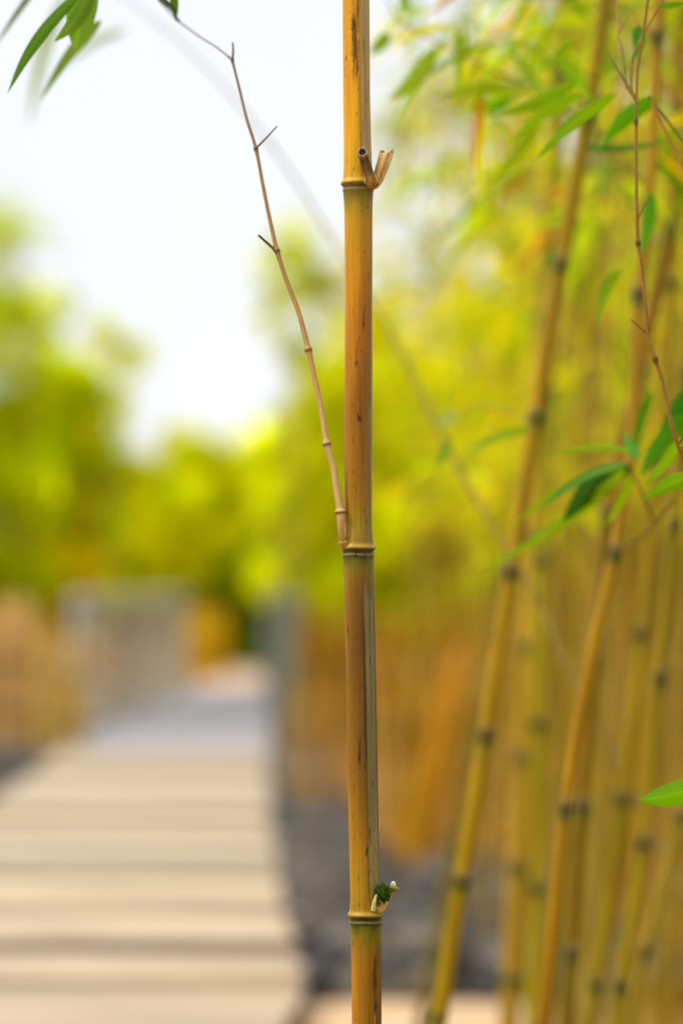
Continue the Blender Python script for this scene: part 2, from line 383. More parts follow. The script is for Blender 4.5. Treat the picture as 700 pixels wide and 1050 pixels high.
# colour tables: photo y -> (left, centre, right) in sRGB; weaker light low down is in the tones
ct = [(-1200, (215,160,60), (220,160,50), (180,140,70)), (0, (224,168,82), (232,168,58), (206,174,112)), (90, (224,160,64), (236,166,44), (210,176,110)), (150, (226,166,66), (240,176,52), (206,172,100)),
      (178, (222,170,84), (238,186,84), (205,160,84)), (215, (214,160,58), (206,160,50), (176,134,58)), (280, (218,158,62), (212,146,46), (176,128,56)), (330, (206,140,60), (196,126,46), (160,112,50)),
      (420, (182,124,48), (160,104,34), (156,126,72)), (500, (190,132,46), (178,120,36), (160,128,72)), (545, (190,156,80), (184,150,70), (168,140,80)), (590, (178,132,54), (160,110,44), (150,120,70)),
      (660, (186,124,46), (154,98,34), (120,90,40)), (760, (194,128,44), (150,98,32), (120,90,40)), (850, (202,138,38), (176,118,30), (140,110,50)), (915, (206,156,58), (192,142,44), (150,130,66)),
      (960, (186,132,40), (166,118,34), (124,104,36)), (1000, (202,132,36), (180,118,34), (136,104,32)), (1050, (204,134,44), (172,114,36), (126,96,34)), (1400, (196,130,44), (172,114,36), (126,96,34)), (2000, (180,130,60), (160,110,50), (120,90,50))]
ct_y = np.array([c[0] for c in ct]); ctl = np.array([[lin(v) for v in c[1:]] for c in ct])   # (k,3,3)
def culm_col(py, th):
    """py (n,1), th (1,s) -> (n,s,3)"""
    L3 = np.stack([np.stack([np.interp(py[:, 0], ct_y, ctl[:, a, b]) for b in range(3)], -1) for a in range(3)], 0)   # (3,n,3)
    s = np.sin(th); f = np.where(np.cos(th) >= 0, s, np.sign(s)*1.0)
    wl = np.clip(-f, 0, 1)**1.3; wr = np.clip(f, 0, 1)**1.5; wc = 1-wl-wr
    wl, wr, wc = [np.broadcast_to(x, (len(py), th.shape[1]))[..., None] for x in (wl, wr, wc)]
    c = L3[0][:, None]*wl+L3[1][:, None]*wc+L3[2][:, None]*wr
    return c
def groove_amt(py):      # the flattened side above nodes 188, 938 (right-front)
    a = np.zeros_like(py)
    for lo, hi in ((-189, 184), (562, 932), (1313, 1596)):
        a = np.maximum(a, sm(lo+22, lo+60, py)*(1-sm(hi-22, hi-4, py)))
    return a
SEG = 160
def rows(y0, y1):
    n = max(3, int(abs(y1-y0)/1.0)+1) if (-40 < y0 < 1090 or -40 < y1 < 1090) else max(4, int(abs(y1-y0)/6)+1)
    py = np.linspace(y0, y1, n)[:, None]; th = np.linspace(-math.pi, math.pi, SEG, endpoint=False)[None, :]   # th=0 faces the camera, + to the right
    r = np.broadcast_to(profile(py[:, 0])[:, None], (n, SEG)).copy()
    ga = groove_amt(py); g0 = math.radians(47)
    dth = (th-g0)
    inn = np.exp(-np.abs(dth/math.radians(33))**5)
    r = r*(1-0.11*ga*inn+0.035*ga*np.exp(-((dth)/math.radians(4.5))**2)+0.02*ga*np.exp(-((dth-.3)/math.radians(3))**2)+0.03*ga*np.exp(-((dth+math.radians(38))/math.radians(7))**2))
    rg = np.random.default_rng(4)
    r = r+0.10*np.sin(py/31+1.0)+0.05*np.sin(th*3+py/60)
    # uneven lip of the node ridges
    for k in NODES:
        r = r+0.5*np.exp(-((py-k)/4)**2)*np.sin(th*4+k)*np.cos(th*2.3)
    cx = np.interp(py, cx_t, cx_v)
    c = culm_col(py, th)
    # grooved face colour
    gw = (ga*np.exp(-np.abs((dth)/math.radians(31))**8))[..., None]
    topc = np.array(lin((202,172,116))); lowc = np.array(lin((178,158,104))); gc = topc*(1-sm(300, 560, py))[..., None]+lowc*sm(300, 560, py)[..., None]
    stripe = (1-0.30*np.exp(-((dth+.06)/.05)**2)-0.22*np.exp(-((dth-.2)/.05)**2)+0.12*np.exp(-((dth-.33)/.06)**2))[..., None]
    c = c*(1-gw)+gc*stripe*gw
    lip = (ga*np.exp(-((dth+math.radians(31))/math.radians(3.5))**2)*0.35)[..., None]; c = c*(1-lip)
    # narrow pale edge between nodes 188 and 562, far right
    s2 = (sm(230, 330, py)*(1-sm(530, 556, py))*np.exp(-((th-math.radians(78))/math.radians(12))**2))[..., None]
    c = c*(1-0.75*s2)+np.array(lin((205,176,128)))*0.75*s2
    # shadowed groove lip painted in: dark line where the groove starts, y 645..780
    wob = 0.02*np.sin(py/9)+0.015*np.sin(py/3.7)
    d1 = (sm(630, 660, py)*(1-sm(776, 783, py))*np.exp(-((dth+math.radians(33)+wob)/math.radians(3.2))**2))[..., None]
    c = c*(1-0.86*d1)+np.array(lin((52,38,16)))*0.86*d1
    def blot(cy, cxp, hy, hx, col, amt, ragged=0.25):
        a = math.asin(max(-1, min(1, (cxp-np.interp(cy, cx_t, cx_v))/np.interp(cy, rp_t, rp_v))))
        u = (py-cy)/hy; hw = hx/14.5
        e = np.abs(u)**2.2+((th-a+.5*ragged*hw*(np.sin(py/1.37+cy)+.8*np.sin(py/3.1+1)+np.sin(py/7.3+cy)+.6*np.sin(py/.83))+.25*hw*u)/(hw*(1-.35*u+.25*np.sin(py/4.3+cy*2))))**2
        return (amt*np.exp(-e**1.6))[..., None], np.array(lin(col))
    for args in [(48, 363.5, 36, 3.4, (120,84,58), .85), (28, 362.5, 8, 2.0, (70,45,35), .9), (50, 364, 14, 1.0, (60,40,35), .9), (70, 365.8, 14, 1.2, (96,58,36), .9), (8, 366.6, 18, 1.2, (84,56,40), .8), (55, 373, 16, .9, (130,96,60), .6),
                 (214, 376, 1.5, 1.3, (110,60,30), .8), (218, 371, 1.2, 1.2, (110,60,30), .7), (330, 372.5, 12, 1.0, (120,60,20), .75), (335, 373, 4, 1.2, (95,45,20), .8), (365, 365, 10, 1.1, (130,60,20), .6), (374, 365, 2.4, 1.6, (70,25,15), .95),
                 (284, 378, 7, 1.2, (100,60,30), .6), (260, 374, 2, 1.2, (110,60,30), .5), (318, 374, 4, .9, (110,50,20), .6), (464, 372, 20, 1.1, (120,74,28), .55), (300, 357, 30, 1.6, (190,130,60), .4),
                 (768, 368.5, 14, 1.3, (92,58,40), .85), (778, 368, 5, 1.0, (60,36,26), .8), (655, 363, 3, 1.5, (130,74,32), .6), (720, 372, 2, 1.1, (105,70,34), .5), (700, 370, 1.6, 1.0, (95,60,30), .5),
                 (872, 375.6, 5, 1.5, (50,34,16), .95), (900, 367, 3, 1.3, (104,70,18), .6), (926, 368, 3, 1.1, (96,70,20), .5), (176, 362.5, 3, 1.8, (150,110,50), .6),
                 (1002, 384, 20, 2.3, (102,52,18), .92), (986, 384, 6, 1.0, (80,50,18), .8), (1038, 384.5, 14, 1.5, (96,54,24), .9), (1030, 385, 4, 1.4, (60,36,22), .8), (935+22, 380, 5, 2, (100,84,30), .5), (1046, 384, 8, .8, (226,190,130), .9)]:
        a_, cc = blot(*args); c = c*(1-a_)+cc*a_
    # scattered specks
    sp_ = np.random.default_rng(11)
    for _ in range(46):
        cy = sp_.uniform(-20, 1060); cxp = np.interp(cy, cx_t, cx_v)+sp_.uniform(-12, 12)
        if y0-10 < cy < y1+10:
            a_, cc = blot(cy, cxp, sp_.uniform(.8, 3.5), sp_.uniform(.5, 1.0), (110,66,28), sp_.uniform(.3, .75)); c = c*(1-a_)+cc*a_
    # broad uneven ripening: warmer and greener patches
    mo = (0.5*np.sin(py/37+2*np.sin(th*1.3))+.35*np.sin(py/13.7+th*2.1)+.3*np.sin(th*5+py/90)+.25*np.sin(th*9-py/45))[..., None]
    c = c*(1+0.10*mo*np.array([.75, 1.0, 1.3]))
    c = c*(1-(0.16*sm(260, 620, py)+.20*sm(570, 640, py)*(1-sm(780, 880, py)))[..., None]*np.array([1.15, 1.0, 1.1]))*(1-.22*np.clip(np.sin(th), 0, 1)[..., None])  # lower stem browner; right side darkened, shade put into the colour
    st_ = (0.5*np.exp(-((np.sin(th*7+1.3)-.9)/.25)**2)*(.5+.5*np.sin(py/83+th*3)))[..., None]; c = c*(1-.35*st_)+c*np.array([.75, .95, .8])*.35*st_
    # nodes: pale lip, green band, thin pale scar line, green fading down
    for k in NODES:
        d = py-k+0.6*np.sin(th*3+k)*0.7
        lipc = (0.65*np.exp(-((d+2.0)/3.0)**2))[..., None]; c = c*(1-lipc)+np.array(lin((226,186,104)))*lipc*(0.85 if k > 400 else 1.0)
        ring = (0.55*np.exp(-((d-0.6)/1.2)**2))[..., None]; c = c*(1-ring)+np.array(lin((110,64,20)))*ring
        gb = (sm(0.5, 2.0, d)*(1-sm(10, 25, d)))[..., None]*(0.97 if k > 300 else .8); c = c*(1-gb)+np.array(lin((70,70,30) if k < 900 else (54,60,16)))*gb
        fd = (sm(8, 14, d)*(1-sm(16, 44, d)))[..., None]*(0.55+0.25*np.sin(th*5+k)[..., None]); c = c*(1-fd)+np.array(lin((124,118,34)))*fd
        dk = (0.7*np.exp(-((d-4.5)/1.6)**2))[..., None]; c = c*(1-dk)+np.array(lin((50,46,20)))*dk
        sc = (0.8*np.exp(-((d-6.8)/0.8)**2))[..., None]; c = c*(1-sc)+np.array(lin((168,150,96)))*sc
    # 3-D
    base = np.array([at(float(a), float(b), Y0)[:] for a, b in zip(cx[:, 0], py[:, 0])])
    V = np.empty((n, SEG, 3)); V[..., 0] = base[:, None, 0]+np.sin(th)*r*PX; V[..., 1] = base[:, None, 1]-np.cos(th)*r*PX; V[..., 2] = base[:, None, 2]
    if k == NODES[-1]: pass
    return V.reshape(-1, 3), c.reshape(-1, 3), n
cuts = []
zbottom = 1815
prev = -1150
V_all, F_all, C_all = [], [], []; off = 0
for k in NODES:
    if k > 1780: break
    Vr, Cr, n = rows(prev, k-6); V_all.append(Vr); C_all.append(Cr); F_all.append(grid_faces(n, SEG)+off); off += len(Vr)
    Vn, Cn, nn = rows(k-6, k+14); ring = mk('node_ring', Vn, grid_faces(nn, SEG), M_CULM, None, Cn); put(ring, main)
    prev = k+14
Vr, Cr, n = rows(prev, zbottom+30); V_all.append(Vr); C_all.append(Cr); F_all.append(grid_faces(n, SEG)+off)
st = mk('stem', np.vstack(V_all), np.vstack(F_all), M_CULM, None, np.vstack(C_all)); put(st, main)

# broken branch stubs
def stub(path, radii, cols, name, hollow=None, jag=0.0, seg=28, seed=1, oval=1.0, nn=44):
    """path [(px,py,dY)], radii px. open torn end; hollow draws a sunken pith"""
    C = catmull([at(a, b, Y0+c)[:] for a, b, c in path], nn); t = np.linspace(0, 1, nn)
    R = np.interp(t, np.linspace(0, 1, len(radii)), radii)*PX
    T, S, U = frames(C); a = np.linspace(0, 2*math.pi, seg, endpoint=False); rg = np.random.default_rng(seed)
    wob = 1+0.07*np.sin(a*3+seed)[None, :]+0.05*np.sin(a[None, :]*7+t[:, None]*6)
    Rr = R[:, None]*wob
    V = C[:, None]+Rr[..., None]*(np.cos(a)[None, :, None]*S[:, None]+oval*np.sin(a)[None, :, None]*U[:, None])
    j = rg.uniform(0, 1, seg); j = (j+np.roll(j, 1))/2; spike = np.exp(-((a-2.6)/0.35)**2)*1.6
    w_ = sm(.75, 1, t)[:, None]*(j+spike)[None, :]*jag*PX; V = V+w_[..., None]*T[:, None]
    c0 = np.array([lin(x) for x in cols]); ci = np.stack([np.interp(t, np.linspace(0, 1, len(cols)), c0[:, b]) for b in range(3)], -1)
    Cc = np.repeat(ci[:, None], seg, 1)*(1+0.25*np.sin(a*5+seed)[None, :, None])*(1+.15*np.sin(a*9+t[:, None]*3)[..., None])
    V = V.reshape(-1, 3); Fs = grid_faces(nn, seg); Cc = Cc.reshape(-1, 3)
    # cut end: rim, inner wall, sunken pith
    last = V[(nn-1)*seg:nn*seg]; cen = C[-1]; Tn = T[-1]; extra = []; ec = []; ef = []
    prev0 = (nn-1)*seg; rim = np.array(lin((170,134,98))); pith = np.array(lin((110,88,72))); deep = np.array(lin((34,26,22)))
    for f, dz, c in ((.86, .3, rim), (.62, -.3, pith), (.5, -2.2, deep), (.25, -2.4, deep), (.02, -1.0, pith)):
        o_ = len(V)+len(extra); ring = cen+(last-cen)*f+Tn*dz*PX*0.9; extra += list(ring); ec += [c*rg.uniform(.7, 1.2) for _ in range(seg)]
        for k2 in range(seg): ef.append((prev0+k2, prev0+(k2+1) % seg, o_+(k2+1) % seg, o_+k2))
        prev0 = o_
    Vf = np.vstack([V, extra]); Cf = np.vstack([Cc, ec]); ff = np.vstack([Fs, ef])
    o = mk(name, Vf, ff, M_STUB, None, Cf); put(o, main); return o
R1 = -0.0125
o = stub([(377, 192, -.001), (379, 184, -.0125), (377.5, 178, -.0155), (374.5, 167, -.019), (372.5, 160, -.023), (371.5, 155.5, -.031)], [5, 7.2, 5.6, 4.8, 4.8, 5.4], [(180,130,60), (176,126,66), (110,76,44), (96,70,46), (160,130,96)], 'branch_stub', jag=.5, seed=3)
o['label'] = 'round cut stub with dark hollow pith'
o = stub([(374, 193, .002), (383, 187, -.003), (387.5, 183, -.004), (391.5, 172, -.005), (395.5, 159, -.006)], [5, 7.5, 5.8, 6.4, 7.4], [(170,130,70), (222,176,104), (200,150,90), (224,180,120)], 'branch_stub', jag=6.0, seed=8, oval=.55)
o['label'] = 'torn stub with ragged spiky end'
o = stub([(376, 940, .001), (386, 935, -.004), (392, 930, -.005), (397.5, 920, -.006), (402, 911, -.006)], [7, 4.4, 3.2, 3.6], [(196,160,80), (202,166,92), (196,160,80), (120,100,56)], 'branch_stub', jag=.6, seed=5)
o['label'] = 'slim stub with a white tip'
# white tip on that stub
import bmesh
def blob(name, c, r, col, mat, sx=(1,1,1), amp=.2, seed=0, sub=3, freq=3.0):
    bm = bmesh.new(); bmesh.ops.create_icosphere(bm, subdivisions=sub, radius=1)
    rg = np.random.default_rng(seed); ph = rg.uniform(0, 6, 6); V = np.array([v.co[:] for v in bm.verts]); Fc = np.array([[v.index for v in f.verts] for f in bm.faces]); bm.free()
    k = 1+amp*np.sin(V[:, 0]*freq+ph[0])*np.sin(V[:, 1]*freq*1.3+ph[1])+amp*.6*np.sin(V[:, 2]*freq*2.1+ph[2])*np.cos(V[:, 0]*freq*1.7+ph[3])
    cc = np.array(lin(col))[None]*(0.5+0.9*np.clip((k-1+amp)/(2*amp+1e-6), 0, 1))[:, None]
    return mk(name, V*k[:, None]*np.array(sx)*r+np.array(c), Fc, mat, None, cc)
t1 = blob('white_tip', at(403, 907.5, Y0-.006), 3.0*PX, (244,228,214), M_STUB, (1, 1, 1.1), .12, 2); put(t1, main)
# collar flare under the tip
twg = twig('stub_collar', [at(400.5, 909.5, Y0-.008), at(404.5, 911, Y0-.009), at(407.8, 912.5, Y0-.007)], 2.6*PX, 2.2*PX, lin((140,122,70)), None); put(twg, main)
b = blob('sprouting_bud', at(393, 916, Y0-.010), 7.2*PX, (34,62,12), M_STUB, (1.0, .9, 1.12), .32, 5, 4, 5.0); put(b, main)
rg = np.random.default_rng(9)
for i in range(9):
    a = rg.uniform(0, 6.28); rr0 = rg.uniform(1, 4.5); c0 = (393+rr0*math.cos(a), 916+rr0*math.sin(a))
    lf = leaf(None, (c0[0], c0[1]+2, Y0-.015), (c0[0]+rg.uniform(-3, 4), c0[1]-rg.uniform(3, 6.5), Y0-.019), 3.2, 0, .3, (36,70,14), (60,96,24), name='bud_scale'); put(lf, main)
s1 = twig('sheath', [at(382.5, 934, Y0-.013), at(383.5, 926, Y0-.0155), at(386, 918, Y0-.016)], 2.6*PX, 1.2*PX, lin((206,188,120)), None, mat=M_STUB); put(s1, main)
# small woody collar where the stubs leave the node
for (x, y, r_, dy, c) in ((381.5, 188, 5.4, -.010, (176,120,56)), (387, 934.5, 5.5, -.008, (190,156,84)), (352.5, 557, 4.6, -.0085, (196,150,76))):
    b = blob('branch_collar', at(x, y, Y0+dy), r_*PX, c, M_CULM, (1.3, 1, .75), .08, int(x)); put(b, main)

# the slim side branch
sb = empty('side_branch', (0, 0, 0)); put(sb, main)
BR = [(353, 562, -.006), (350.0, 550, -.010), (349.2, 538, -.011), (348.8, 525, -.010), (345.3, 502, -.008), (341.5, 478, -.007), (335, 455, -.005), (329.5, 420, 0), (322.5, 388, .004), (316, 358.5, .008), (306, 320, .016), (293.5, 287, .024), (284, 257, .03), (276, 222, .04), (269, 187, .05), (262.3, 152, .06), (253, 122, .07), (246, 93, .085), (238, 61, .10)]
BN = [(525, 1.0), (455, 1.0), (358.5, .9), (257, .8), (152, .8), (61, .8)]
Cc = catmull([at(a, b, Y0+c)[:] for a, b, c in BR], 520); pyv = catmull([(b, 0, 0) for a, b, c in BR], 520)[:, 0]
Rb = np.interp(pyv, [61, 152, 257, 358, 455, 525, 561], [1.3, 1.7, 2.2, 2.7, 3.1, 3.9, 3.2])
colb = np.stack([np.interp(pyv, [61, 152, 257, 358, 455, 525, 561], [lin(c)[k] for c in ((120,92,60), (146,110,66), (172,124,66), (190,142,70), (206,168,96), (208,166,92), (180,130,60))]) for k in range(3)], -1)
for ky, a in BN:
    d = pyv-ky
    Rb = Rb*(1+0.5*np.exp(-(d/2.2)**2)+0.16*np.exp(-((d-4)/6)**2))
    g1 = np.exp(-((d-1.2)/1.5)**2)[:, None]; colb = colb*(1-.65*g1)
V, Fc = tube(Cc, Rb*PX, 24)
# colour darker along the underside
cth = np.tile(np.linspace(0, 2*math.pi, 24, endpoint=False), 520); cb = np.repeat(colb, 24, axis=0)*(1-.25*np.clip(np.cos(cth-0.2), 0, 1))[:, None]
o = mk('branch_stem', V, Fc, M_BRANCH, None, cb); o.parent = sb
def P3(l): return [at(a, b, c) for a, b, c in l]
TW = [([(238, 62, 2.30), (239, 52, 2.30), (238.5, 43, 2.30)], 1.5, .9, (110,100,84)),
      ([(262, 152, 2.26), (272, 142, 2.25), (284, 129, 2.24)], 1.3, .7, (120,112,100)),
      ([(283, 257, 2.23), (274, 249, 2.23), (265, 241, 2.22)], 1.7, 1.1, (100,90,60)),
      ([(238, 61, 2.30), (222, 48, 2.33), (203, 36, 2.38), (183, 21, 2.42), (168, 6, 2.44), (150, -14, 2.43), (110, -34, 2.40), (60, -44, 2.36), (20, -40, 2.34)], 1.2, .8, (140,132,116)),
      ([(183, 21, 2.42), (176, 10, 2.38), (160, -4, 2.36)], 1.5, 1.2, (70,74,40))]
for pts, r0, r1, c in TW:
    o = twig('twig', P3(pts), r0*PX, r1*PX, lin(c), None, nodes=(.02,), seg=8); o.parent = sb
LV = [((86, -12, 2.34), (8, 94, 2.30), 13, -9, .2, (70,136,22), (60,120,20)),
      ((92, -22, 2.36), (78, 54, 2.34), 31, -3, .1, (104,160,28), (90,150,24)),
      ((96, -14, 2.36), (56, 42, 2.33), 16, 4, .2, (96,150,26), (84,140,24)),
      ((104, 20, 2.52), (40, 104, 2.60), 12, -6, .3, (100,142,60), (110,150,80)),
      ((50, -30, 2.52), (-8, 50, 2.6), 7, -3, .2, (110,120,90), (120,140,100)),
      ((176, -14, 2.36), (180, 22, 2.38), 9, 1, .2, (70,120,30), (50,90,24)),
      ((160, -8, 2.34), (184, 14, 2.36), 4, 1, .2, (60,70,30), (50,60,30)),
      ((70, 0, 2.9), (30, 130, 3.0), 12, -8, .3, (150,180,110), (150,180,120)),
      ((130, 40, 2.95), (60, 70, 3.0), 8, -6, .3, (150,180,110), (150,180,120))]
for b_, t_, wp, bd, ro, c1, c2 in LV[:7]:
    o = leaf(None, b_, t_, wp, bd, ro, c1, c2); o.parent = sb

# ------------------------------------------------------------------ culms of the grove
def culm(pts, wpx, Y, label, group='bamboo culms of the grove', nodes_px=None, base=(196,150,40), base2=None, spacing=0.2, seg=18, rings=True, ext_up=1.2, cat='bamboo culm', name='bamboo_culm', nodecol=(64,58,36), Ye=None):
    """culm through photo points at depth Y; extended straight down to the soil and up"""
    P = [np.array(at(a, b, Y)) for a, b in pts]            # bottom first
    d = P[0]-P[1]; d /= np.linalg.norm(d); dn = np.array([d[0]*.55, d[1], d[2]]); dn /= np.linalg.norm(dn)
    kk = (P[0][2])/(-dn[2]) if P[0][2] > 0.02 else 0
    full = ([P[0]+dn*(kk+0.03)] if kk > 0 else [])+P
    u = P[-1]-P[-2]; u /= np.linalg.norm(u); full = full+[P[-1]+u*ext_up*.5, P[-1]+u*ext_up+np.array([u[0]*.1, 0, -.03])]
    root = empty(name, tuple(full[0][:2])+(0.0,), label, cat, group)
    ln = sum(np.linalg.norm(full[i+1]-full[i]) for i in range(len(full)-1)); n = int(ln/0.006) if rings else max(24, int(ln/0.03))
    # re-sample by arc length
    C = catmull(full, n); s = np.r_[0, np.cumsum(np.linalg.norm(np.diff(C, axis=0), axis=1))]; S_ = np.linspace(0, s[-1], n)
    C = np.stack([np.interp(S_, s, C[:, k]) for k in range(3)], -1); s = S_
    r = wpx*0.5*P2M(Y); R = r*np.interp(s/s[-1], [0, .3, .7, 1], [1.08, 1.03, .95, .55])
    if nodes_px:
        ns_ = []
        for a, b in nodes_px:
            v = np.array(at(a, b, Y)); ns_.append(s[np.argmin(np.linalg.norm(C-v, axis=1))])
        ns_.sort(); gap = (ns_[-1]-ns_[0])/(len(ns_)-1) if len(ns_) > 1 else spacing
        x = ns_[0]-gap
        while x > .05: ns_.insert(0, x); x -= gap
        x = ns_[-1]+gap
        while x < s[-1]-.05: ns_.append(x); x += gap
    else:
        o_ = random.uniform(.3, 1)*spacing; ns_ = list(np.arange(o_, s[-1]-.03, spacing))
    c1 = np.array(lin(base)); c2 = np.array(lin(base2 or base)); ph = random.uniform(0, 6)
    col = np.empty((n, 3)); mixv = (0.5+0.5*np.sin(s*2.3+ph))[:, None]; col[:] = c1*(1-mixv)+c2*mixv
    nc = np.array(lin(nodecol))
    for x in ns_:
        dd = s-x
        R = R*(1+.20*np.exp(-(dd/.0045)**2)+.09*np.exp(-((dd+.012)/.012)**2))
        gr = ((0.9 if rings else .55)*np.exp(-((dd+.003)/.013)**4))[:, None]; col = col*(1-gr)+nc*gr
        pl_ = (0.18*np.exp(-((dd-.012)/.006)**2))[:, None]; col = col*(1-pl_)+np.array(lin((206,186,130)))*pl_
        fd = (0.4*np.exp(-np.clip(-(dd), 0, None)/.05)*(dd < 0))[:, None]; col = col*(1-fd)+np.array(lin((120,124,40)))*fd
    T, S, U = frames(C); a = np.linspace(0, 2*math.pi, seg, endpoint=False)
    V = C[:, None]+R[:, None, None]*(np.cos(a)[None, :, None]*S[:, None]+np.sin(a)[None, :, None]*U[:, None]); cc = np.repeat(col[:, None], seg, 1)
    def sub(i0, i1): return V[i0:i1].reshape(-1, 3), grid_faces(i1-i0, seg), cc[i0:i1].reshape(-1, 3)
    if rings:
        VV, FF, CC, of = [], [], [], 0; i0 = 0
        for x in ns_:
            ia = int(np.searchsorted(s, x-.014)); ib = int(np.searchsorted(s, x+.010))+1
            if ia-i0 < 2 or ib >= n-2: continue
            v, f, c = sub(i0, ia+1); VV.append(v); FF.append(f+of); CC.append(c); of += len(v)
            v, f, c = sub(ia, ib); put(mk('node_ring', v, f, M_CANE, None, c), root); i0 = ib-1
        v, f, c = sub(i0, n); VV.append(v); FF.append(f+of); CC.append(c)
        put(mk('stem', np.vstack(VV), np.vstack(FF), M_CANE, None, np.vstack(CC)), root)
    else:
        v, f, c = sub(0, n); put(mk('stem', v, f, M_CANE, None, c), root)
    return root, C, s, ns_
PAL_G = [((146,180,14),5), ((178,196,14),4), ((110,160,18),3), ((206,208,60),4), ((70,126,20),4), ((220,196,40),2), ((180,130,50),1)]
PAL_Y = [((200,200,10),5), ((176,190,10),4), ((216,206,30),3), ((120,160,16),2), ((90,130,14),1), ((214,176,20),1)]
def culm_foliage(root, C, s, ns_, zmin, zmax, per=3, Lf=(.08,.14), Wf=(.011,.018), pal=PAL_G, reach=.32, up=.7, seed=0, xmin=None, leaves=(4, 8), twc=(150,110,50)):
    """side branches at the nodes, each with twigs that carry fans of leaves; one foliage mesh + one branches mesh"""
    rg = np.random.default_rng(seed); B = []; D = []; tv, tf, tcol, of = [], [], [], 0
    for x in ns_:
        p = np.array([np.interp(x, s, C[:, k]) for k in range(3)])
        if not (zmin < p[2] < zmax): continue
        a0 = rg.uniform(0, 6.28)
        for k in range(per):
            a = a0+rg.normal(0, .9); l = reach*rg.uniform(.5, 1.2); h = np.array([math.cos(a), math.sin(a), 0]); e1 = p+h*l*.45+np.array([0, 0, l*up*.6]); e2 = p+h*l+np.array([0, 0, l*up*.8])
            if xmin is not None and e2[0] < xmin*e2[1]: continue
            cc = catmull([p, e1, e2], 9); v, f = tube(cc, np.linspace(.0022, .0008, 9), 5); tv.append(v); tf.append(f+of); of += len(v)
            for m in range(3):
                t_ = .4+.3*m; bp = cc[min(8, int(t_*8))]; td = h*rg.uniform(.3, 1)+rg.normal(0, .5, 3)*np.array([1, 1, .4]); td /= np.linalg.norm(td); e3 = bp+td*rg.uniform(.05, .12)
                c3 = catmull([bp, e3], 4); v, f = tube(c3, np.linspace(.0010, .0006, 4), 4); tv.append(v); tf.append(f+of); of += len(v)
                for q_ in range(rg.integers(*leaves)):
                    B.append(bp+(e3-bp)*rg.uniform(.3, 1)); D.append(td+rg.normal(0, .55, 3)+np.array([0, 0, -.15]))
    if len(B) < 45: return
    n = len(B); V, Fc, Cl = leaf_cloud(B, D, rg.uniform(*Lf, n), rg.uniform(*Wf, n), pick(pal, n, .2))
    put(mk('foliage', V, Fc, M_FOL, None, Cl), root)
    vv = np.vstack(tv); put(mk('branches', vv, np.vstack(tf), M_TWIG, None, np.tile(lin(twc), (len(vv), 1))), root)

GR = 'bamboo culms of the grove'
SH = 3.05
# pts bottom -> top
r1, C1, s1_, n1 = culm([(444, 1080), (450, 1046), (473, 902), (498, 752), (524, 586), (541, 480), (558, 370), (576, 262), (597, 150), (612, 60), (622, -10)], 16.5, 3.2, 'yellow-green culm leaning right with dark nodes, first culm right of the sharp one', GR, [(473, 902), (498, 752), (524, 586)], (186,140,50), (140,122,30))
culm_foliage(r1, C1, s1_, n1, 1.75, 3.2, 2, seed=21, reach=.34)
r2, C2, s2_, n2 = culm([(553, 1080), (557, 1046), (580, 828), (603, 690), (630, 568), (640, 505), (650, 430), (652, 340), (660, 250), (668, 160), (672, 60), (676, -10)], 12.5, 2.95, 'orange-brown culm bending at a dark node, in front of the dense stand', GR, [(580, 828), (630, 568)], (190,142,60), (158,100,26))
culm_foliage(r2, C2, s2_, n2, 1.8, 3.0, 2, seed=22, reach=.30)
r3, C3, s3_, n3 = culm([(632, 1080), (636, 1010), (660, 862), (677, 693), (690, 560), (700, 440), (712, 300)], 12.5, 3.35, 'olive yellow culm right of the orange-brown one, with a low dark node', GR, [(636, 1010), (660, 862), (677, 693)], (178,144,36), (140,118,28))
culm_foliage(r3, C3, s3_, n3, 1.7, 3.0, 2, seed=23)
r4, C4, s4_, n4 = culm([(600, 1080), (612, 1008), (638, 820), (658, 648), (672, 500), (684, 360), (692, 200), (700, 40)], 13, 3.6, 'blurred yellow culm between the orange-brown and the olive culm', GR, [(612, 1008), (638, 820), (658, 648)], (186,150,44), (160,130,30))
culm_foliage(r4, C4, s4_, n4, 1.6, 3.0, 2, seed=24)
r5, C5, s5_, n5 = culm([(545, 1080), (550, 910), (552, 740), (556, 560), (560, 400), (566, 250), (572, 120), (580, -20)], 16, 4.2, 'soft greenish yellow upright culm behind the gap between the two leaning culms', GR, [(550, 910), (552, 740)], (178,150,30), (160,150,30))
culm_foliage(r5, C5, s5_, n5, 1.7, 3.4, 2, seed=25, reach=.4)
r6, C6, s6_, n6 = culm([(640, 1080), (668, 950), (700, 830), (716, 760), (740, 640), (760, 500), (776, 300)], 12, 3.5, 'pale tan culm slanting out of the lower right edge of the picture', GR, None, (190,160,80), (170,140,60))
culm_foliage(r6, C6, s6_, n6, 1.5, 3.0, 2, seed=26, reach=.45)
r7, C7, s7_, n7 = culm([(612, 640), (634, 480), (652, 400), (668, 320), (684, 250), (704, 170), (722, 60)], 13, 3.3, 'brown culm leaning out through the upper right edge among leaves', GR, None, (160,110,40), (134,100,34))
culm_foliage(r7, C7, s7_, n7, 1.55, 3.0, 3, seed=27, reach=.3)
r8, C8, s8_, n8 = culm([(520, 1080), (536, 800), (545, 600), (550, 450), (558, 320), (562, 240), (570, 150), (590, 20)], 20, 4.4, 'thick pale blurred culm rising behind the first leaning culm', GR, None, (214,170,70), (186,140,60))
culm_foliage(r8, C8, s8_, n8, 1.9, 3.6, 2, seed=28, reach=.45)
r9, C9, s9_, n9 = culm([(430, 1060), (500, 700), (540, 520), (566, 400), (590, 300), (600, 180), (600, 60), (604, -30)], 11, 5.2, 'slim dark culm crossing behind the thick pale one', GR, None, (130,110,40), (100,84,30), rings=False)
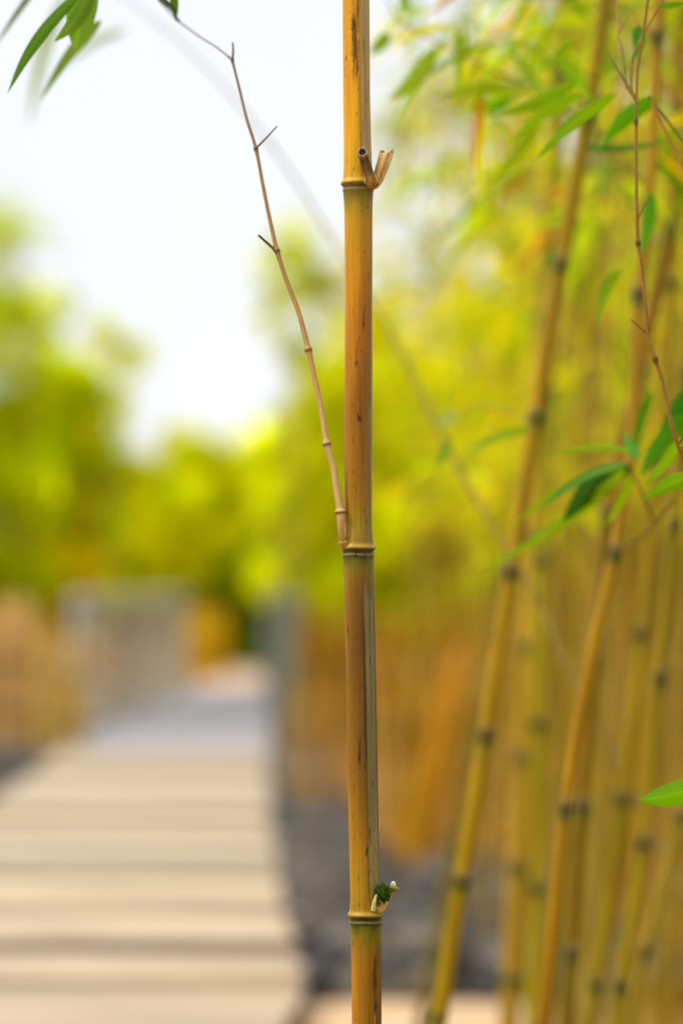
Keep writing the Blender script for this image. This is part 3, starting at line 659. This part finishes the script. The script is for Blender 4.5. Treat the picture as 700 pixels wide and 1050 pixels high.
# arching bare cane crossing behind the sharp culm
ra = empty('arching_cane', at(560, 620, 3.6), 'long bare cane arching from the upper left down behind the sharp culm', 'bamboo cane')
ra.location.z = 0
o = twig('cane_stem', [Vector((.95, 3.75, 0.0)), Vector((.62, 3.7, .55)), at(600, 720, 3.6), at(552, 618, 3.6), at(508, 545, 3.6), at(470, 480, 3.6), at(436, 412, 3.6), at(404, 348, 3.62), at(370, 292, 3.65), at(335, 236, 3.7), at(300, 180, 3.7), at(262, 128, 3.7), at(220, 78, 3.72), at(170, 30, 3.75), at(100, -20, 3.8), at(20, -50, 3.8)], 4.6*P2M(3.6), .5*P2M(3.6), lin((176,150,90)), None, mat=M_CANE, nodes=(.2, .3, .4, .5, .6, .7, .8, .9), n=220, seg=12)
put(o, ra)
for b_, t_, wp, bd, ro, c1, c2 in LV[7:]:
    put(leaf(None, (b_[0], b_[1]-10, 3.72), (t_[0], t_[1], 3.75), wp, bd, ro, c1, c2), ra)

# dense stand further back
k = 0; rg = random.Random(31)
for i in range(64):
    Yd = 4.4+6.1*rg.random()**.8
    u = rg.random()
    xb = 545+ (u**0.8)*190 if Yd < 7 else 500+u*230
    lean = rg.uniform(10, 70)*(1 if rg.random() < .85 else -.6); bow = rg.uniform(-12, 14)
    diam = rg.uniform(.010, .021); wp = diam/P2M(Yd)
    base = rg.choice([(196,156,44), (110,84,30), (222,190,120), (176,140,36), (206,164,70), (160,140,30), (190,136,50), (214,184,110), (150,120,40), (200,140,40)]); base2 = rg.choice([(180,140,40), (150,120,30), (196,160,60), (188,120,40)])
    pts = [(xb-lean*.1, 1040), (xb+lean*.35+bow, 760), (xb+lean*.75+bow, 480), (xb+lean*1.15, 200)]
    if Yd > 6.6: pts = [(a, b) for a, b in pts if at(a, b, Yd).z > .05]; 
    rt, Cq, sq, nq = culm(pts, wp, Yd, 'blurred yellow culm deep in the dense stand at the lower right', 'culms deep in the dense stand', None, base, base2, spacing=rg.uniform(.18, .26), seg=8, rings=False, ext_up=.8)
    culm_foliage(rt, Cq, sq, nq, at(600, 600, Yd).z, 3.6 if i % 11 == 0 else at(600, 300+rg.uniform(-60, 60), Yd).z, 3, seed=200+i, pal=PAL_Y, reach=.42, leaves=(3, 7), xmin=0.022)
for i in range(34):
    Yd = rg.uniform(4.8, 7.2); xb = 552+170*rg.random(); lean = rg.uniform(10, 60)
    base = rg.choice([(226,196,130), (206,170,90), (170,140,50), (196,150,60), (140,110,50)])
    pts = [(xb-lean*.1, 1040), (xb+lean*.35, 760), (xb+lean*.75, 480), (xb+lean, 330)]
    rt, Cq, sq, nq = culm(pts, rg.uniform(.006, .012)/P2M(Yd), Yd, 'thin pale cane standing among the thicker culms at the lower right', 'thin canes among the culms of the grove', None, base, rg.choice([(196,160,80), (170,140,60)]), spacing=rg.uniform(.16, .3), seg=7, rings=False, ext_up=.3)
# scattered ones between the sharp culm and the grove
for i, (xb, xt, Yd, wp, c1, c2) in enumerate([(395, 436, 9.5, 7, (196,150,70), (170,120,50)), (404, 470, 11, 7, (186,140,60), (190,130,50)), (478, 520, 8.4, 8, (196,156,80), (186,140,70)), (498, 540, 7.6, 8, (190,156,70), (180,140,60)), (515, 560, 9.2, 8, (206,160,80), (190,140,60)), (440, 500, 10.5, 6, (170,130,50), (180,130,50))]):
    yb_ = 600+1.2*F/Yd
    rt, Cq, sq, nq = culm([(xb, yb_-4), (xb+(xt-xb)*.4, 720), (xb+(xt-xb)*.7, 560), (xt, 380), (xt+12, 200)], wp, Yd, 'thin pale culm standing apart on the leaf litter left of the dense stand', 'thin culms left of the dense stand', None, c1, c2, seg=8, rings=False, ext_up=.8)
    culm_foliage(rt, Cq, sq, nq, 1.35, 2.3, 3, seed=400+i, pal=PAL_Y, reach=.55, leaves=(4, 7))
# leaning orange dead culms
for i, (pts, wp, lab) in enumerate([([(408, 893), (424, 820), (444, 740), (462, 690)], 15, 'leftmost of the leaning orange dry culms above the grey stones'), ([(422, 890), (438, 812), (456, 740), (472, 680)], 16, 'thick orange dry culm in the middle of the leaning ones'), ([(438, 888), (452, 800), (466, 730)], 12, 'rightmost and thinnest of the leaning orange dry culms'), ([(424, 894), (430, 800), (438, 730)], 9, 'steepest of the leaning orange dry culms')]):
    rt, Cq, sq, nq = culm(pts, wp, 10.1-0.2*i, lab, 'leaning orange dry culms', None, [(226,156,60), (226,146,44), (216,156,76), (200,140,60)][i], (214,144,56), seg=12, rings=False, ext_up=.12, spacing=.4, nodecol=(170,110,40))

# sharp twigs and leaves at the right edge, borne by a culm just outside the picture
re_, Ce, se, ne = culm([(760, 1200), (752, 1046), (748, 800), (744, 560), (750, 330), (764, 60)], 20, 2.42, 'culm just off the right edge whose thin reddish twigs and leaves hang into the picture', GR, [(752, 1020), (744, 700), (744, 560), (750, 330)], (190,140,50), (150,110,34))
def branch(parent, name='branch'):
    b = empty(name, (0, 0, 0)); put(b, parent); return b
bA = branch(re_)
YT = 2.33; tp = P2M(YT); RD = (140,98,44)
def tw(par, pts, r0, r1, c=RD, nodes=(), n=None, dark=(.35, .4, .3)):
    o = twig('twig', [at(a, b, y) for a, b, y in pts], r0*tp, r1*tp, lin(c), None, nodes=nodes, n=n, dark=dark, swell=.7); o.parent = par; return o
tw(bA, [(744, 556, 2.42), (722, 512, 2.37), (695, 457, YT), (677, 386, YT), (664.5, 343.5, YT), (659, 285, YT), (654, 250, YT), (653, 226, YT), (652, 165, YT), (652, 105, YT), (654, 70, YT), (659, 34, YT), (664, 0, YT), (670, -40, YT)], 2.3, 1.3, (144,94,38), nodes=(.17, .37, .555, .745), n=260)
tw(bA, [(652, 105, YT), (647, 90, YT), (647.5, 70, YT), (650, 54, YT), (660, 34, 2.34), (674, 8, 2.35), (690, -20, 2.36)], 1.4, .9)
tw(bA, [(651, 102, YT), (641, 84, 2.34), (631, 68, 2.35), (623, 54, 2.36)], 1.7, .8, (96,88,34))
tw(bA, [(651, 100, YT), (642, 90, 2.36), (635, 70, 2.38), (633, 40, 2.4), (633, 0, 2.42), (636, -30, 2.42)], 1.2, .9, (170,110,50))
tw(bA, [(642, 90, 2.34), (638, 50, 2.35), (634, 35, 2.36), (644, 18, 2.37)], .9, .7, (120,110,40))
tw(bA, [(668, 102, 2.42), (684, 139, 2.42), (702, 177, 2.42), (730, 230, 2.42)], 1.5, 2.0, (170,104,46))
tw(bA, [(664, 98, 2.42), (680, 118, 2.42), (704, 150, 2.42), (740, 200, 2.42)], 1.2, 1.7, (104,90,36))
tw(bA, [(653, 226, YT), (658, 215, YT), (665, 202, YT)], .9, .5, (110,100,50))
tw(bA, [(664.5, 343, YT), (656, 336, YT), (646, 327, YT)], 1.1, .6, (120,70,34))
tw(bA, [(664.5, 343, YT), (669, 325, YT), (675.5, 302, YT)], .9, .5, (120,70,34))
tw(bA, [(695, 457, YT), (699, 450, YT), (706, 436, YT)], 1.2, .8, (90,70,34))
def lv(par, l):
    for b_, t_, wp, bd, ro, c1, c2 in l:
        o = leaf(None, b_, t_, wp, bd, ro, c1, c2); o.parent = par
lv(bA, [((632, 96, 2.44), (550, 163, 2.44), 14, -5, .3, (120,180,24), (96,160,20)),
        ((672, 100, 2.62), (614, 152, 2.64), 19, -5, .2, (60,150,40), (90,170,30)),
        ((596, 150, 2.72), (690, 142, 2.72), 9, -4, .4, (50,110,24), (60,120,24)),
        ((668, 196, 2.72), (656, 262, 2.72), 15, 3, .2, (60,150,60), (90,160,40)),
        ((636, 275, 2.85), (612, 335, 2.85), 13, -4, .3, (100,160,24), (120,176,24)),
        ((655, 26, 2.5), (652, 60, 2.5), 16, 2, .3, (50,130,60), (80,150,40)),
        ((700, 2, 2.4), (670, 6, 2.4), 7, 1, .3, (80,150,20), (80,150,20)),
        ((598, 96, 2.62), (520, 150, 2.66), 15, -7, .3, (110,170,30), (140,190,50)),
        ((592, 80, 2.66), (506, 118, 2.7), 14, 6, .3, (110,170,30), (100,160,30))])
# lower: leaves near (690,500), (660-700,815)
bB = branch(re_)
tw(bB, [(744, 560, 2.42), (730, 556, 2.40), (712, 540, 2.37), (704, 520, 2.36), (708, 500, 2.36)], 1.9, 1.2, (120,90,40))
lv(bB, [((712, 488, 2.34), (659, 512, 2.37), 19, -2, .25, (110,176,20), (90,160,20)),
        ((712, 392, 2.66), (668, 460, 2.66), 22, 4, .2, (36,110,40), (50,130,40)),
        ((706, 424, 2.62), (656, 490, 2.62), 20, -3, .2, (50,130,40), (70,150,30)),
        ((700, 448, 2.42), (660, 498, 2.42), 13, 3, .3, (120,180,30), (110,170,30)),
        ((668, 400, 2.8), (650, 470, 2.8), 12, -2, .3, (60,130,40), (70,140,30))])
bC = branch(re_)
tw(bC, [(746, 700, 2.40), (738, 745, 2.37), (728, 790, 2.33), (722, 806, 2.30)], 1.8, 1.2, (120,90,40))
o = leaf(None, (722, 806, 2.29), (655.5, 820.5, 2.27), 26, 3, .15, (104,184,24), (86,168,20), fat=.5); o.parent = bC
# leaf fan on the orange-brown culm's node twig
bD = branch(r2)
YL = 2.62
o = twig('twig', [at(630, 568, 2.95), at(650, 556, 2.85), at(672, 538, 2.8), at(690, 512, 2.75)], 1.8*P2M(2.9), 1.2*P2M(2.9), lin((110,84,36)), None, nodes=(.02,)); o.parent = bD
o = twig('twig', [at(672, 538, 2.8), at(660, 510, 2.72), at(644, 478, 2.62)], 1.3*P2M(2.9), 1.0*P2M(2.9), lin((96,90,40)), None, nodes=(.98,)); o.parent = bD
lv(bD, [((645, 477, 2.7), (577, 536, 2.7), 26, -7, .1, (26,84,14), (40,104,16)),
        ((642, 480, 2.66), (481, 593, 2.86), 12, 9, .3, (126,180,20), (110,170,20)),
        ((640, 478, 2.68), (522, 541, 2.8), 10, -8, .3, (100,160,40), (130,180,30)),
        ((640, 484, 2.68), (550, 552, 2.74), 11, 6, .35, (136,186,30), (120,176,24)),
        ((644, 474, 2.60), (556, 520, 2.60), 10, -7, .4, (110,170,90), (60,130,60)),
        ((646, 462, 2.64), (560, 468, 2.74), 9, -5, .4, (120,170,30), (110,160,30)),
        ((654, 470, 2.66), (640, 440, 2.7), 12, 2, .3, (50,130,50), (60,140,40)),
        ((648, 486, 2.64), (620, 540, 2.66), 12, 3, .3, (120,170,20), (140,180,20)),
        ((545, 440, 3.0), (468, 472, 3.05), 11, -6, .35, (120,170,60), (150,190,90)),
        ((470, 424, 3.15), (446, 436, 3.15), 13, 0, .2, (160,190,110), (160,190,110)),
        ((462, 450, 3.2), (448, 480, 3.2), 11, 0, .2, (110,160,80), (110,160,60))])
o = twig('twig', [at(524, 586, 3.2), at(536, 500, 3.1), at(545, 440, 3.0), at(500, 415, 3.1), at(462, 428, 3.2)], 1.2*P2M(3), .7*P2M(3), lin((150,130,50)), None); o.parent = bD
# loose blurred leaves nearer the top, on a twig of the first leaning culm
bE = branch(r1)
o = twig('twig', [at(600, 130, 3.2), at(560, 96, 3.1), at(500, 70, 3.05), at(450, 44, 3.0), at(410, 20, 3.0), at(392, -10, 3.0)], 1.8*P2M(3), .8*P2M(3), lin((160,120,60)), None); o.parent = bE
lv(bE, [((446, 48, 2.95), (398, 102, 2.92), 19, 5, .1, (120,168,10), (140,186,20)),
        ((400, 34, 2.98), (378, 56, 2.98), 15, 0, .1, (110,160,14), (130,180,20)),
        ((414, -8, 3.0), (416, 16, 3.0), 12, 0, .1, (120,170,20), (130,180,20)),
        ((540, 92, 3.05), (440, 100, 3.1), 13, -7, .2, (130,176,20), (140,180,30)),
        ((530, 60, 3.05), (560, 110, 3.0), 13, 4, .2, (120,170,30), (120,170,20)),
        ((586, 40, 3.0), (548, 72, 3.0), 13, 4, .2, (110,170,20), (130,180,30)),
        ((560, 100, 3.0), (500, 190, 3.05), 14, 8, .2, (120,176,20), (140,180,30))])

# ------------------------------------------------------------------ clumps, shrubs and trees behind
def crown_mesh(name, center, rad, n, Ls, pal, seed, mat=M_FAR, blobs=60, low=0.0, shell=.45):
    rg = np.random.default_rng(seed); c = np.array(center); rad = np.array(rad)
    d = rg.normal(size=(blobs, 3)); d /= np.linalg.norm(d, axis=1)[:, None]; rr_ = (shell+(1-shell)*rg.random((blobs, 1)))
    bc = c+d*rr_*rad*np.array([1, 1, 1]); br = rg.uniform(.12, .30, blobs)*np.mean(rad)
    k = rg.integers(0, blobs, n); p = bc[k]+rg.normal(size=(n, 3))*br[k][:, None]*.62*np.array([1, 1, .75])
    m_ = p[:, 2] > low; p = p[m_]; k = k[m_]; n = len(p)
    dr = rg.normal(size=(n, 3))+np.array([0, 0, -.35]); L_ = rg.uniform(.6, 1.3, n)*Ls
    tint = np.exp(rg.normal(0, .22, blobs)); col = pick(pal, n, .15)*tint[k][:, None]
    V, Fc, Cl = leaf_cloud(p, dr, L_, L_*.3, col, .25)
    return mk(name, V, Fc, mat, None, Cl)
def tree(px, ptop, hw, Yd, pal, label, seed, n=5200, Ls=.16, zlow=.9, trunk=.05, group='trees and shrubs behind the path', name='tree', nstem=1, bark=(110,84,40), cat='tree', density=1.0, py_low=None, blobs=60, stems_top=.7):
    top = at(px, ptop, Yd); x = top.x; zt = top.z; hwm = hw*P2M(Yd); rg = random.Random(seed)
    zl = zlow if py_low is None else at(px, py_low, Yd).z
    root = empty(name, (x, Yd, 0), label, cat, group)
    cz = (zt+zl)/2; rz = (zt-zl)/2
    put(crown_mesh('crown', (x, Yd, cz), (hwm, hwm*.8, rz), int(n*density), Ls, pal, seed, blobs=blobs, low=max(.05, zl-.2)), root)
    for i in range(nstem):
        bx = x+(rg.uniform(-.75, .75)*hwm if nstem > 1 else 0); by = Yd+(rg.uniform(-.5, .3)*hwm if nstem > 1 else 0)
        tx = bx+rg.uniform(-.25, .25)*hwm
        r0 = trunk*rg.uniform(.7, 1.2)
        put(twig('trunk' if nstem == 1 else 'culm', [(bx, by, -.02), (bx*.8+tx*.2, by, zt*.3), (tx, by, zt*stems_top)], r0, r0*.45, np.array(lin(bark))*rg.uniform(.7, 1.25), None, mat=M_CANE, seg=9, nodes=(.2, .4, .6, .8) if nstem > 1 else ()), root)
    if nstem == 1:
        for i in range(6):
            a = rg.uniform(0, 6.28); h0 = zt*rg.uniform(.3, .6); put(twig('limb', [(x, Yd, h0), (x+math.cos(a)*hwm*.35, Yd+math.sin(a)*hwm*.3, h0+rz*.4), (x+math.cos(a)*hwm*.7, Yd+math.sin(a)*hwm*.6, h0+rz*.8)], trunk*.5, trunk*.15, np.array(lin(bark)), None, mat=M_CANE, seg=7), root)
    return root
YG = [((206,210,4),5), ((186,204,4),4), ((220,216,10),3), ((160,190,8),2)]
MG = [((200,208,4),5), ((174,202,6),4), ((216,214,6),3), ((130,170,8),2)]
DG = [((96,124,12),4), ((70,104,14),4), ((130,150,14),2)]
YO = [((206,196,20),5), ((220,190,30),3), ((180,180,20),3)]
GO = 'bamboo clumps and trees behind the path'
OR = (222,140,50)
tree(-30, 205, 105, 20, MG, 'tall green clump at the left edge of the picture', 51, 9000, .15, nstem=9, bark=(190,140,70), group=GO, name='bamboo_clump', cat='bamboo clump', py_low=700, trunk=.03)
tree(50, 290, 62, 22, MG, 'green clump with a ragged top beside the tallest one on the left', 52, 6500, .15, nstem=7, bark=OR, group=GO, name='bamboo_clump', cat='bamboo clump', py_low=640, trunk=.03)
tree(78, 395, 52, 24, MG, 'low green clump under the open sky on the left', 53, 5000, .15, nstem=5, bark=OR, group=GO, name='bamboo_clump', cat='bamboo clump', py_low=640, trunk=.03)
tree(60, 560, 55, 21, YO, 'golden yellow shrub above the left railing', 54, 2600, .12, nstem=5, bark=OR, group=GO, name='shrub', cat='shrub', py_low=640, trunk=.02)
tree(140, 455, 78, 31, YG, 'bright yellow-green clump in the middle distance above the left railing', 55, 8000, .18, nstem=8, bark=OR, group=GO, name='bamboo_clump', cat='bamboo clump', py_low=635, trunk=.04)
tree(198, 428, 50, 35, YG, 'yellow-green clump at the end of the path', 56, 8000, .2, nstem=14, bark=(230,130,20), group=GO, name='bamboo_clump', cat='bamboo clump', py_low=640, trunk=.06)
tree(264, 432, 44, 38, YG, 'yellow-green clump rising behind the dark gap at the end of the path', 69, 6500, .2, nstem=6, bark=OR, group=GO, name='bamboo_clump', cat='bamboo clump', py_low=555, trunk=.04)
tree(254, 535, 30, 33, DG, 'dark tree in the gap where the path ends', 57, 7000, .2, trunk=.14, bark=(60,50,30), group=GO, py_low=690)
tree(334, 375, 66, 25, YG, 'yellow-green clump behind the right railing and the side branch', 58, 9500, .17, nstem=14, bark=OR, group=GO, name='bamboo_clump', cat='bamboo clump', py_low=670, trunk=.035)
tree(395, 300, 82, 21, YG, 'tall yellow clump right behind the sharp culm', 59, 9500, .15, nstem=12, bark=(206,150,60), group=GO, name='bamboo_clump', cat='bamboo clump', py_low=690, trunk=.03)
tree(480, 300, 80, 19, YG, 'tall clump with thin top right of the sharp culm', 60, 9500, .14, nstem=12, bark=(206,150,60), group=GO, name='bamboo_clump', cat='bamboo clump', py_low=700, trunk=.03)
tree(585, 270, 95, 17, YG, 'broad clump filling the back of the grove', 61, 9500, .13, nstem=12, bark=(206,150,60), group=GO, name='bamboo_clump', cat='bamboo clump', py_low=720, trunk=.03)
tree(695, 240, 90, 15, MG, 'greener clump at the right edge behind the grove', 62, 9500, .12, nstem=12, bark=(196,150,60), group=GO, name='bamboo_clump', cat='bamboo clump', py_low=720, trunk=.03)
tree(300, 225, 46, 15, [((190,200,90),4), ((170,186,60),4), ((206,206,130),2)], 'thin sparse young tree with pale leaves left of the sharp culm', 63, 800, .11, trunk=.02, bark=(170,150,80), group=GO, py_low=420, blobs=26)
tree(112, 318, 44, 23, YG, 'wispy yellow-green young tree leaning out over the open sky on the left', 68, 420, .15, trunk=.02, bark=(170,150,80), group=GO, py_low=430, blobs=18)
tree(440, 20, 88, 12, [((200,204,60),4), ((180,190,40),4), ((150,176,30),2), ((214,196,110),1)], 'airy tall bamboo with pale leaves against the sky right of the sharp culm', 64, 900, .11, nstem=4, bark=(196,160,80), group=GO, name='bamboo_clump', cat='bamboo clump', py_low=420, trunk=.015, blobs=24)
tree(575, -60, 92, 11, PAL_Y, 'airy bamboo top between the leaning culms and the sky', 65, 1000, .11, nstem=4, bark=(190,150,70), group=GO, name='bamboo_clump', cat='bamboo clump', py_low=400, trunk=.015, blobs=28)
tree(690, -60, 80, 10, MG, 'leafy bamboo top in the upper right corner', 66, 1300, .11, nstem=4, bark=(190,150,70), group=GO, name='bamboo_clump', cat='bamboo clump', py_low=400, trunk=.015, blobs=28)
tree(22, 725, 30, 18.5, [((170,176,20),4), ((130,150,16),4)], 'low yellow-green tuft beside the grey path on the left', 67, 1500, .10, trunk=.01, nstem=3, bark=(170,140,50), group=GO, name='shrub', cat='shrub', py_low=760, blobs=20)
# orange stand of dry canes at the left edge and low brown one behind railing
def cane_stand(px0, px1, ptop, Yd, n, cols, label, seed, r=.02):
    rg = random.Random(seed); root = empty('dry_cane_stand', (at((px0+px1)/2, 600, Yd).x, Yd, 0), label, 'dry canes', 'stands of dry orange canes')
    for i in range(n):
        x = at(rg.uniform(px0, px1), 600, Yd).x; y = Yd+rg.uniform(-.4, .4); zt = at(0, ptop+rg.uniform(-15, 15), Yd).z
        put(twig('cane', [(x, y, -.01), (x+rg.uniform(-.03, .03), y, zt*.5), (x+rg.uniform(-.08, .08), y, zt)], r*rg.uniform(.7, 1.3), r*.6, np.array(lin(rg.choice(cols)))*rg.uniform(.8, 1.2), None, mat=M_CANE, seg=7, nodes=(.3, .6)), root)
cane_stand(-24, 40, 626, 17.8, 40, [(250,196,130), (244,176,96), (250,210,160)], 'pale orange dry canes at the left edge beside the path', 71, .024)
cane_stand(36, 92, 645, 16.9, 12, [(236,190,120), (210,190,120), (240,190,110)], 'brownish dry canes in front of the near end of the left railing', 72, .02)
cane_stand(188, 230, 636, 29, 34, [(255,196,44), (244,180,36)], 'orange canes at the far bend of the path', 73, .03)
cane_stand(306, 372, 640, 18, 46, [(206,150,70), (190,130,50), (214,160,80)], 'tan dry canes behind the stones left of the sharp culm', 74, .018)
cane_stand(372, 480, 640, 16, 60, [(206,150,60), (196,130,50), (180,130,60)], 'tan dry canes behind the stones right of the sharp culm', 75, .016)
cane_stand(386, 520, 668, 11.4, 30, [(236,186,120), (216,160,90), (226,180,80), (190,130,60)], 'thin pale tan canes just behind the leaning orange culms', 77, .009)
cane_stand(296, 350, 700, 12.6, 14, [(230,180,110), (206,150,90), (226,180,80)], 'few thin tan canes on the stones left of the sharp culm', 78, .009)
cane_stand(470, 700, 620, 13.5, 90, [(200,150,50), (186,140,40), (196,160,70)], 'wide row of yellow dry canes at the back of the grove', 76, .014)
# far tree line closing the horizon
for i in range(15):
    px = -160+i*75; tree(px, 545+random.Random(i).uniform(-20, 14), 60, 58, MG if i % 2 else DG, ['distant green tree at the left end of the far tree line', 'distant tree in the far tree line seen between the clumps'][min(i, 1)], 90+i, 2600, .5, trunk=.2, bark=(80,64,36), group='far tree line', py_low=640, blobs=40)

# ------------------------------------------------------------------ railings
M_RAIL_DARK = mat_noise('dark_grey_rail', lin((96,104,98)), lin((140,146,138)), 12, 0.6, 0.1)  # darker grey for the right railing
def railing(pa, pb, npost, label, nb=24, hh=1.1, M_RAIL=M_RAIL):
    A = np.array(pa); B = np.array(pb); root = empty('railing', (A[0], A[1], 0), label, 'railing', 'metal railings of the path')
    d = (B-A); Ln = np.linalg.norm(d); u = d/Ln; s = np.array([-u[1], u[0], 0])
    def bar(name, a, b, w1, w2):
        a = np.array(a); b = np.array(b); ax = (b-a)/np.linalg.norm(b-a)
        p = s if abs(ax[2]) < .9 else s; q_ = np.cross(ax, p); V = []
        for e in (a, b):
            for i, j in ((-1, -1), (1, -1), (1, 1), (-1, 1)): V.append(e+p*w1*.5*i+q_*w2*.5*j)
        o = mk(name, V, [(0,3,2,1), (4,5,6,7), (0,1,5,4), (1,2,6,5), (2,3,7,6), (3,0,4,7)], M_RAIL, None, smooth=False)
        md = o.modifiers.new('bevel', 'BEVEL'); md.width = .006; md.segments = 2; put(o, root)
    z = np.array([0, 0, 1.0])
    bar('top_rail', A+z*hh, B+z*hh, .09, .06); bar('bottom_rail', A+z*.14+u*.03, B+z*.14-u*.03, .045, .04)
    for i in range(npost): p = A+u*Ln*i/(npost-1); bar('post', p-z*.02, p+z*(hh-.032), .06, .06)
    for i in range(nb):
        t = (i+.5)/nb
        if abs((t*(npost-1)) % 1) < .02: continue
        p = A+u*Ln*t; bar('baluster', p+z*.162, p+z*(hh-.032), .03, .03)
    return root
a_ = gnd(84, 762); b_ = gnd(187, 716); railing((a_.x-.05, a_.y, 0), (b_.x, b_.y, 0), 3, 'pale grey metal railing with upright bars on the left side of the path', 15)
a_ = gnd(303, 783); b_ = gnd(262, 709); railing((a_.x, a_.y, 0), (gnd(272, 709).x, b_.y, 0), 4, 'grey metal railing receding along the right side of the path', 16, 1.1, M_RAIL_DARK)
print('objects', len(bpy.data.objects))
